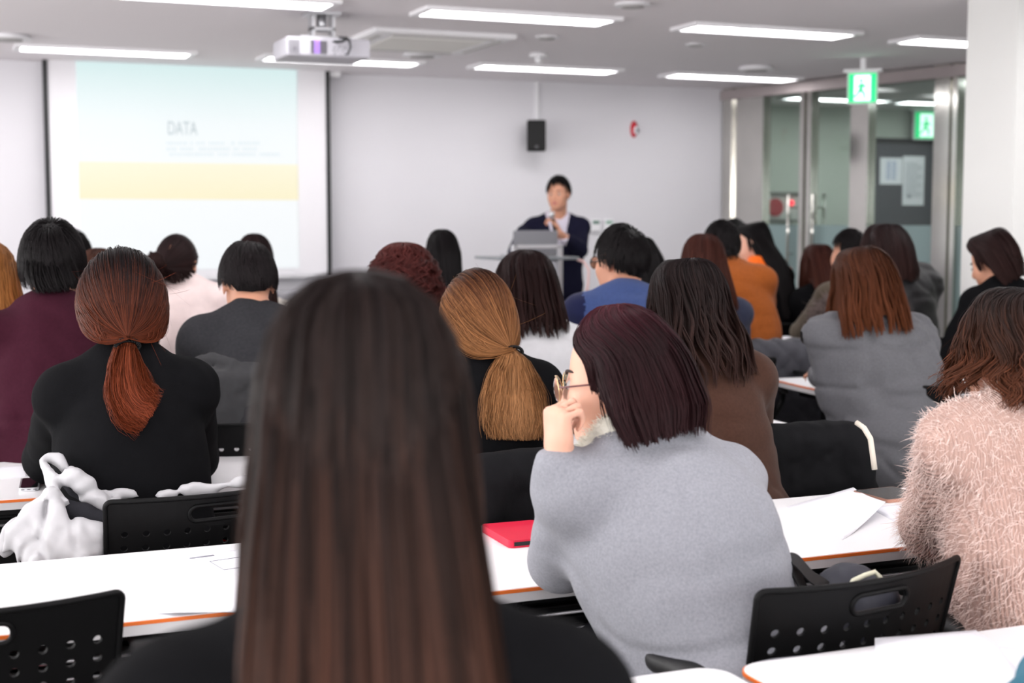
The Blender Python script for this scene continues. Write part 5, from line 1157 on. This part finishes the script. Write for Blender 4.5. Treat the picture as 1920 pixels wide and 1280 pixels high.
# white fur collar of the grey sweater person
c, R = H2['c'], H2['R']; cpr = []
pth = [(.075, -.005, -.085), (.066, .045, -.115), (.02, .03, -.155), (-.04, .06, -.150), (-.078, .038, -.118), (-.092, .0, -.085), (-.080, -.04, -.07)]
pw_ = [c + R @ np.array(p) for p in pth]
for i in range(len(pw_) - 1): cpr.append(cap(pw_[i], pw_[i + 1], .026, .026, .015))
V, Fq = snet(lambda P, m: field(P, cpr, 0, m), *bounds(cpr, .03), .006)
M_fur = mat('cream_fur', (240, 238, 226), .9, sheen=.3)
fc = mesh_obj('fur_collar', V, Fq, M_fur, parent=b2); fz = fuzz(V, Fq, 7000, .010, .0011, M_fur, 'fur_pile', fc, 3, down=.2); fz['kind'] = 'stuff'
# bracelet
Wl = H2['loc'](W2_) ; b = MB(); 
for k in range(12):
    a = 2 * pi * k / 12; b.sphere((Wl[0] + .029 * cos(a), Wl[1] + .029 * sin(a), Wl[2] - .022 + .004 * sin(a)), .0065, 8)
b.build('bracelet', M_silver, b2, smooth=True)
# hood with fur trim of the olive jacket
V_, F_ = None, None
hp_ = [at(1556, 575, 7.0), at(1546, 598, 6.95), at(1540, 622, 6.95), at(1552, 640, 7.0)]; lo_ = H24['loc']; hq = [lo_(p) for p in hp_]
cpr = [cap(hq[i], hq[i + 1], .038, .042, .03) for i in range(3)]
V, Fq = snet(lambda P, m: field(P, cpr, 0, m), *bounds(cpr, .03), .012); M_gf = mat('grey_fur', (122, 108, 104), .9)
ft = mesh_obj('fur_trim', V, Fq, M_gf, parent=b24); fz = fuzz(V, Fq, 2600, .032, .004, M_gf, 'fur_pile', ft, 4, down=.2); fz['kind'] = 'stuff'

def drape(name, label, cat, bx, by, deg, wd, drop, m, z=.80, th=.045, amp=.014, fx=16, flare=.02, extra=None, cell=.008, seed=1, quilt=0, sleeves=True):
    base = (bx, by, 0); a = radians(deg); off = seed * 7.3
    pr = [rbox((0, .0, z - drop / 2 + .02), (wd / 2 - .03, max(th - .03, .004), drop / 2 - .02), .03, .02), cap((-wd / 2 + .05, 0, z + .005), (wd / 2 - .05, 0, z + .005), th + .004, th + .004, .03)]
    if sleeves:
        for q in (1, -1): pr += [cap((q * (wd / 2 - .05), -.02, z - .02), (q * (wd / 2 - .01), -.035, z - drop * .5), .045, .042, .03), cap((q * (wd / 2 - .01), -.035, z - drop * .5), (q * (wd / 2 - .03), -.03, z - drop * .95), .042, .036, .02)]
    pr += extra or []
    def f(P, mg):
        Q = P.copy(); dz = np.clip(z - P[:, 2], 0, 1); Q[:, 0] = P[:, 0] / (1 + flare * dz * 4)
        d = field(Q, pr, 0, mg + .05); g_ = np.clip(dz * 4, .15, 1)
        d = d + amp * g_ * vnoise((P * [fx, 3, 2.5] + off).astype(np.float32)) + amp * .5 * vnoise((P * [fx * .6, fx * .6, fx * .9] + off * 2).astype(np.float32)) + amp * .22 * vnoise((P * fx * 3.1 + off).astype(np.float32))
        if quilt: d = d + .010 * np.abs(np.sin((P[:, 0] + P[:, 2]) * quilt)) ** .5 * -1 - .010 * np.abs(np.sin((P[:, 0] - P[:, 2]) * quilt)) ** .5
        return d
    lo, hi = bounds(pr, .08); V, Fq = snet(f, lo, hi, cell, smooth=1); o = mesh_obj(name, V, Fq, m, loc=base); o.rotation_euler = (0, 0, a); tag(o, label, cat); return o
C_blkcoat = fabric('black_coat_cloth', (22, 22, 24), var=.1, vs_=20, rough=.75)
cw = drape('coat', 'wide black coat draped over the chair right of the brown sweater', 'coat', 2.09, 3.20, -4, .54, .52, C_blkcoat, z=.80, amp=.016, seed=2, flare=.10)
o = drape('coat', 'black coat with small upside-down label draped over the chair behind the red phone case', 'coat', 1.40, 3.00, 2, .56, .50, C_blkcoat, z=.815, amp=.007, fx=22, seed=3, cell=.007)
lb = MB(); lb.box(-.045, .045, -.070, -.058, .60, .622); lbo = lb.build('label_patch', mat('black_satin', (12, 12, 13), .4), o); lbo['label'] = 'black satin label with pale lettering'
tm = text_mesh('wear', .022, mat('pale_thread', (190, 190, 196), .7), 'label_lettering', lbo, Matrix.Translation((.002, -.0715, .618)) @ Matrix.Rotation(pi, 4, 'Y') @ Matrix.Rotation(pi / 2, 4, 'X'))
lbo.location = (-.0, -.012, 0)
gq = at(1455, 652, 6.3); drape('quilted_coat', 'dark grey quilted coat draped over a chair beyond the brown sweater', 'coat', gq[0], gq[1], -4, .50, .40, fabric('grey_quilting', (68, 68, 74), rough=.6), z=.80, amp=.006, quilt=34, seed=4, cell=.011)
chair(gq[0] + .01, gq[1] + .285, -4, 'chair under the dark grey quilted coat')
cq = at(1445, 592, 8.3); chair(cq[0], cq[1] + .25, -8, 'black chair behind the rust orange sweater person')
cq = at(1775, 602, 7.0); chair(cq[0], cq[1] + .27, -6, 'black perforated chair left of the black-clad person by the pillar')
cq = at(30, 800, 4.35); chair(cq[0] - .05, cq[1] + .24, 0, 'black chair of the maroon sweater person at the left edge')
# things hanging from / lying over the chair of the black sweater person
def blob(name, label, cat, prims, m, cell, amp=.006, fx=14, seed=1, base=None, smooth=1, ridge=0.0):
    lo, hi = bounds(prims, .05); base = np.array([(lo[0] + hi[0]) / 2, (lo[1] + hi[1]) / 2, lo[2] + .05]) if base is None else base
    V, Fq = snet(lambda P, mg: field(P, prims, 0, mg) + amp * vnoise((P * fx + seed * 5.1 + 20).astype(np.float32)) + amp * .5 * vnoise((P * fx * 2.7 + seed * 3.1 + 20).astype(np.float32)) + ridge * (1 - np.abs(vnoise((P * [fx * .8, fx * .8, fx * .45] + seed + 40).astype(np.float32))) * 3).clip(0, 1), lo, hi, cell, smooth)
    o = mesh_obj(name, V - base, Fq, m, loc=tuple(base)); tag(o, label, cat); return o
def chain(pts, k=.02): # (px, py, D, r)
    q = [at(p[0], p[1], p[2]) for p in pts]; return [cap(q[i], q[i + 1], pts[i][3], pts[i + 1][3], k) for i in range(len(q) - 1)]
C_wcoat = mat('white_nylon', (176, 175, 178), .5, spec=.3)
pr = chain([(76, 862, 3.10, .006), (90, 855, 3.12, .011), (112, 862, 3.12, .012), (134, 886, 3.10, .013), (150, 915, 3.06, .012)], .006)
pr += chain([(76, 864, 3.10, .010), (90, 890, 3.06, .013), (104, 915, 3.02, .017), (112, 940, 3.0, .022)], .006)
pr += chain([(108, 903, 3.04, .024), (140, 893, 3.04, .018), (160, 915, 3.05, .028), (190, 940, 3.06, .026), (215, 945, 3.08, .016)], .008)
pr += chain([(180, 935, 3.07, .022), (215, 922, 3.10, .016), (250, 924, 3.11, .015), (272, 936, 3.11, .012), (300, 926, 3.12, .016), (360, 918, 3.13, .015), (420, 910, 3.14, .016), (470, 904, 3.15, .016)], .006)
pr += chain([(92, 935, 3.0, .022), (66, 965, 2.98, .026), (30, 995, 2.98, .024), (8, 1030, 2.98, .02)], .008)
pr += chain([(100, 930, 2.99, .024), (110, 975, 2.96, .024), (140, 1000, 2.96, .026), (170, 1035, 2.97, .028)], .008)
pr += chain([(70, 975, 2.98, .026), (100, 1010, 2.96, .03), (150, 1045, 2.96, .032)], .01)
pr += chain([(40, 1000, 2.98, .03), (80, 1050, 2.97, .045), (150, 1085, 2.98, .05), (170, 1040, 2.98, .03)], .012)
pr += chain([(150, 990, 2.97, .022), (180, 1000, 2.98, .022), (185, 1040, 2.98, .02)], .008)
wc = blob('white_coat', 'white padded coat bunched over the left side and top of a black chair', 'coat', pr, C_wcoat, .0045, amp=.004, fx=26, seed=3, ridge=.010)
pr = chain([(120, 905, 3.10, .010), (140, 918, 3.09, .016), (165, 935, 3.08, .016)], .01) + chain([(128, 955, 3.02, .02), (160, 968, 3.01, .024), (190, 975, 3.01, .02)], .01)
lo_w = np.array(wc.location); V, Fq = snet(lambda P, mg: field(P, pr, 0, mg) + .003 * vnoise((P * 30 + 20).astype(np.float32)), *bounds(pr, .03), .005); mesh_obj('dark_lining', V - lo_w, Fq, fabric('charcoal_lining', (40, 40, 44)), parent=wc)
pr = chain([(372, 680, 4.30, .022), (400, 672, 4.28, .016), (440, 684, 4.26, .018), (480, 690, 4.26, .018)], .008) + chain([(385, 700, 4.26, .020), (430, 706, 4.25, .014), (480, 708, 4.25, .016)], .006) + [rbox(at(440, 760, 4.28), (.16, .03, .08), .03, .02)]
blob('folded_coat', 'grey folded coat lying on the chair back of the charcoal sweater person', 'coat', pr, fabric('slate_cloth', (62, 62, 64)), .007, amp=.006, fx=22, seed=6)
q_ = [at(1606, 792, 3.55), at(1620, 802, 3.53), at(1632, 822, 3.52), at(1636, 850, 3.52), at(1640, 880, 3.52)]
bm_o = MB(); bm_o.tube([tuple(p - q_[-1]) for p in q_], .007, 8); tag(bm_o.build('tote_strap', mat('cream_canvas', (216, 208, 194), .8), loc=tuple(q_[-1]), smooth=True), 'cream bag strap hanging at the right end of the wide black coat', 'strap')
# bag on the foreground chair
pr = [ell(at(1590, 1112, 2.50), (.060, .05, .055), .02), ell(at(1575, 1190, 2.48), (.10, .06, .09), .03), ell(at(1645, 1150, 2.46), (.045, .045, .07), .02), ell(at(1560, 1290, 2.46), (.12, .08, .10), .03)]
bg = blob('handbag', 'dark grey nylon bag with pale zip on the seat of the foreground perforated chair', 'bag', pr, mat('grey_nylon', (44, 45, 56), .6), .006, amp=.008, fx=14, seed=5)
b0 = np.array(bg.location); rel = lambda px, py, D: tuple(at(px, py, D) - b0)
b = MB(); b.tube([rel(1590, 1105, 2.42), rel(1600, 1088, 2.42), rel(1622, 1078, 2.43), rel(1640, 1072, 2.44), rel(1652, 1084, 2.44), rel(1662, 1096, 2.44)], .0045, 8); b.build('zip', mat('cream_zip', (222, 220, 196), .6), bg, smooth=True)
def strap(pts, wd, th, m, name, parent, up=(0, 0, 1)):
    bm = bmesh.new(); P = [Vector(p) for p in pts]; n = len(P); rows = []
    for i, p in enumerate(P):
        t = (P[min(i + 1, n - 1)] - P[max(i - 1, 0)]).normalized(); vw = Vector(_F); s_ = Vector(up) - t * Vector(up).dot(t); s_ = s_.normalized() * wd / 2; nn = t.cross(s_).normalized() * th / 2
        rows.append([bm.verts.new(p + s_ + nn), bm.verts.new(p - s_ + nn), bm.verts.new(p - s_ - nn), bm.verts.new(p + s_ - nn)])
    for i in range(n - 1):
        for k in range(4): bm.faces.new((rows[i][k], rows[i][(k + 1) % 4], rows[i + 1][(k + 1) % 4], rows[i + 1][k]))
    bm.faces.new(rows[0]); bm.faces.new(rows[-1][::-1]); bmesh.ops.recalc_face_normals(bm, faces=bm.faces)
    me = bpy.data.meshes.new(name); bm.to_mesh(me); bm.free(); me.materials.append(m); o = bpy.data.objects.new(name, me); COL.objects.link(o); o.parent = parent; return o
def spl(pts, n=6):
    P = [np.array(p) for p in pts]; P = [2 * P[0] - P[1]] + P + [2 * P[-1] - P[-2]]; out = []
    for i in range(1, len(P) - 2):
        for k in range(n):
            t = k / n; out.append(.5 * ((2 * P[i]) + (P[i + 1] - P[i - 1]) * t + (2 * P[i - 1] - 5 * P[i] + 4 * P[i + 1] - P[i + 2]) * t * t + (3 * P[i] - P[i - 1] - 3 * P[i + 1] + P[i + 2]) * t ** 3))
    return out + [P[-2]]
strap(spl([rel(1508, 1105, 2.44), rel(1492, 1075, 2.44), rel(1478, 1052, 2.44), rel(1492, 1050, 2.44), rel(1520, 1080, 2.44), rel(1548, 1098, 2.45), rel(1565, 1115, 2.47)]), .026, .003, M_blkrub, 'strap', bg, up=(.5, .6, .6))

# ------------------------------------------------------------------ things on the tables
def flat(name, label, cat, pxs, m, th=.0006, z=T_H, group=None, curl=None):
    """a sheet whose four corners lie where the photo shows them, on the table"""
    q = [onz(x, y, z) for x, y in pxs]; c0 = sum(q) / 4; bm = bmesh.new(); n = 12; G = []
    for i in range(n + 1):
        row = []
        for j in range(n + 1):
            u, v = i / n, j / n; p = (q[0] * (1 - u) + q[1] * u) * (1 - v) + (q[3] * (1 - u) + q[2] * u) * v; dz = curl(u, v) if curl else 0
            row.append(bm.verts.new(Vector(p - c0) + Vector((0, 0, dz + th))))
        G.append(row)
    for i in range(n):
        for j in range(n): bm.faces.new((G[i][j], G[i + 1][j], G[i + 1][j + 1], G[i][j + 1])).smooth = True
    bmesh.ops.recalc_face_normals(bm, faces=bm.faces); bmesh.ops.solidify(bm, geom=list(bm.faces), thickness=th)
    me = bpy.data.meshes.new(name); bm.to_mesh(me); bm.free(); me.materials.append(m); o = bpy.data.objects.new(name, me); COL.objects.link(o); o.location = tuple(c0); tag(o, label, cat, group); return o
flat('paper_sheet', 'blank white sheet with lifted curled corner beside the grey sweater person', 'paper', [(1475, 950), (1600, 918), (1660, 965), (1580, 1012)], M_paper, curl=lambda u, v: .030 * max(0, u + v - 1.15) ** 1.3 + .006 * u)
flat('paper_sheet', 'printed sheet lying under the pink fluffy sleeve', 'paper', [(1630, 952), (1760, 935), (1815, 975), (1700, 990)], M_paper)
flat('paper_sheet', 'small white slip near the orange table edge right of the grey sweater', 'paper', [(1425, 1005), (1442, 1003), (1452, 1035), (1430, 1037)], M_paper)
flat('paper_sheet', 'thick white booklet lying on the table at the bottom right', 'booklet', [(1640, 1235), (1640, 1200), (1830, 1185), (1925, 1290)], M_paper, th=.004, curl=lambda u, v: .012 * sin(pi * min(1, u * 1.05)) * v)
flat('paper_sheet', 'white sheet with faint printing at the bottom right corner', 'paper', [(1840, 1240), (1870, 1212), (1990, 1225), (1960, 1290)], M_paper)
ps = flat('paper_sheet', 'white handout with empty printed frames left of the closest person', 'paper', [(345, 1046), (470, 1026), (560, 1060), (420, 1086)], M_paper)
b = MB(); 
def ink(b, pts, z=T_H + .0012, o=(0, 0, 0)):
    q = [Vector(onz(x, y, z)) - Vector(o) for x, y in pts]
    for i in range(len(q)): b.tube([q[i], q[(i + 1) % len(q)]], .0007, 4)
ink(b, [(393, 1052), (470, 1041), (500, 1055), (420, 1068)], z=T_H + .0014, o=ps.location); ink(b, [(355, 1046), (400, 1040), (402, 1041), (357, 1047)], z=T_H + .0014, o=ps.location); b.build('printed_frame', M_ink, ps)
flat('paper_sheet', 'white booklet held low in front of the closest person, corner over the orange edge', 'booklet', [(290, 1150), (345, 1085), (520, 1070), (470, 1180)], M_paper, th=.003, curl=lambda u, v: .03 * (1 - u) * v + .02 * sin(pi * u))
flat('paper_sheet', 'white sheet at the left edge beside the silver phone', 'paper', [(-60, 905), (-20, 878), (48, 872), (55, 893)], M_paper)
def slab(name, label, cat, corners, th, m, m2=None, inset=.004, z=T_H):
    q = [onz(x, y, z) for x, y in corners]; c0 = sum(q) / 4; u = q[1] - q[0]; v = q[3] - q[0]; e = empty(name, tuple(c0 * [1, 1, 0] + [0, 0, z + .0005]), math.atan2(u[1], u[0]), label, cat)
    L, W = np.linalg.norm(u[:2]), np.linalg.norm(v[:2]); MB().prism(rrect(-L / 2, L / 2, -W / 2, W / 2, .010), 0, th).build('case', m, e)
    if m2: MB().prism(rrect(-L / 2 + inset, L / 2 - inset, -W / 2 + inset, W / 2 - inset, .008), th, th + .0006).build('screen', m2, e)
    return e, L, W
M_scrn = mat('dark_phone_glass', (20, 18, 22), .1)
e, L, W = slab('phone', 'silver-edged phone with dark screen at the left edge of the table', 'phone', [(34, 922), (72, 920), (74, 900), (44, 902)], .008, M_silver, M_scrn)
b = MB()
for k in (-.3, .0, .3): b.box(L * k - .004, L * k + .004, -W / 2 - .0006, -W / 2 + .001, .003, .005)
b.build('ports', M_dark, e)
slab('phone', 'rose-gold edged phone on the table beside the pink sleeve', 'phone', [(1622, 930), (1690, 948), (1716, 930), (1650, 914)], .008, mat('rose_gold', (190, 140, 120), .3, metal=.6), mat('grey_phone_glass', (90, 92, 92), .15))
slab('phone', 'small black phone lying near the olive sleeve', 'phone', [(1463, 619), (1488, 619), (1492, 611), (1470, 611)], .01, M_dark)
e, L, W = slab('phone_case', 'red folding phone case lying on the white table', 'phone case', [(922, 1003), (978, 1036), (1040, 1010), (975, 983)], .016, mat('red_leather', (214, 36, 66), .45, spec=.3, bump=(300, .2, .0008)))
MB().box(-L * .05, L * .15, W / 2 - .03, W / 2 + .002, .016, .020, .001).build('flap', bpy.data.materials['red_leather'], e)
MB().box(L / 2 - .001, L / 2 + .001, -W / 2 + .01, W / 2 - .012, .004, .012).build('phone_edge', M_dark, e)
slab('eraser_box', 'small black box on the rounded table right of the brown sweater', 'box', [(1505, 707), (1524, 706), (1524, 698), (1506, 699)], .014, M_dark)
q = [onz(x, y, T_H + .003) for x, y in ((1536, 716), (1540, 711), (1550, 712), (1560, 716), (1550, 721), (1540, 720))]
b = MB(); b.tube([Vector(p - q[0] * [1, 1, 0]) - Vector((0, 0, T_H)) for p in spl(q + [q[0]], 4)[:-1]], .003, 6, closed=True)
tag(b.build('cord_loop', mat('crimson_cord', (190, 30, 60), .6), loc=(q[0][0], q[0][1], T_H), smooth=True), 'small crimson cord loop on the rounded table by the grey coat elbow', 'cord')
# open book
c0 = onz(1515, 655, T_H); e = empty('open_book', tuple(c0), radians(-20), 'open white book standing bent on the table beyond the grey quilted coat', 'book')
for q_, nm in ((-1, 'page_block'), (1, 'page_block')):
    bm = bmesh.new(); G = []
    for i in range(9):
        u = i / 8; G.append([bm.verts.new((q_ * u * .15, y, .004 + .05 * sin(u * pi * .8) * (1.2 if q_ < 0 else .6))) for y in (-.10, .10)])
    for i in range(8): bm.faces.new((G[i][0], G[i + 1][0], G[i + 1][1], G[i][1])).smooth = True
    bmesh.ops.recalc_face_normals(bm, faces=bm.faces); bmesh.ops.solidify(bm, geom=list(bm.faces), thickness=.006); me = bpy.data.meshes.new(nm); bm.to_mesh(me); bm.free(); me.materials.append(M_paper); o = bpy.data.objects.new(nm, me); COL.objects.link(o); o.parent = e
# white cup
c0 = onz(1052, 592, T_H); e = empty('paper_cup', tuple(at(1050, 590, 5.7) * [1, 1, 0] + [0, 0, T_H]), 0, 'white lidded cup standing on the table right of the white hooded top', 'cup')
MB().cyl((0, 0, .065), (0, 0, 1), .028, .13, 24, r2=.036).build('cup', M_white, e); MB().cyl((0, 0, .136), (0, 0, 1), .039, .014, 24, r2=.034).build('lid', M_white, e)
c0 = onz(735, 600, T_H)
# teal sleeve of someone at the bottom right corner is left to the table
# a chair under everyone who has none yet
for key, lab in (('fore', 'black chair under the closest person'), ('charc', 'black chair of the charcoal sweater person'), ('spark', 'black chair of the person in sequined jacket'), ('bun', 'black chair of the person in pale pink jacket'),
                 ('b1', 'black chair behind the maroon sweater person, hidden'), ('b2', 'black chair between maroon and black sweaters, hidden'), ('leftb', 'black chair of the beige-clad person at the left edge'), ('curly', 'black chair of the person in lilac grey knit'),
                 ('black', 'black chair of the person all in black before the white wall'), ('white', 'black chair of the person in the white hooded top'), ('blue', 'black chair of the blue sweater person'), ('bl2', 'black chair hidden beyond the blue sweater person'),
                 ('navy', 'black chair of the person in navy knit'), ('long', 'black chair of the person with the orange scarf'), ('b3', 'black chair nearest the glass wall, hidden'), ('bob', 'black chair of the black-clad person before the glass doors'), ('olive', 'black chair of the person in the olive jacket'), ('puff', 'black chair of the person in black puffer jacket'), ('teal', 'black chair at the bottom right, outside the picture'), ('maroon2', '')):
    if key not in WHO: continue
    o = WHO[key][0]; chair(o.location.x, o.location.y, math.degrees(o.rotation_euler.z), lab)
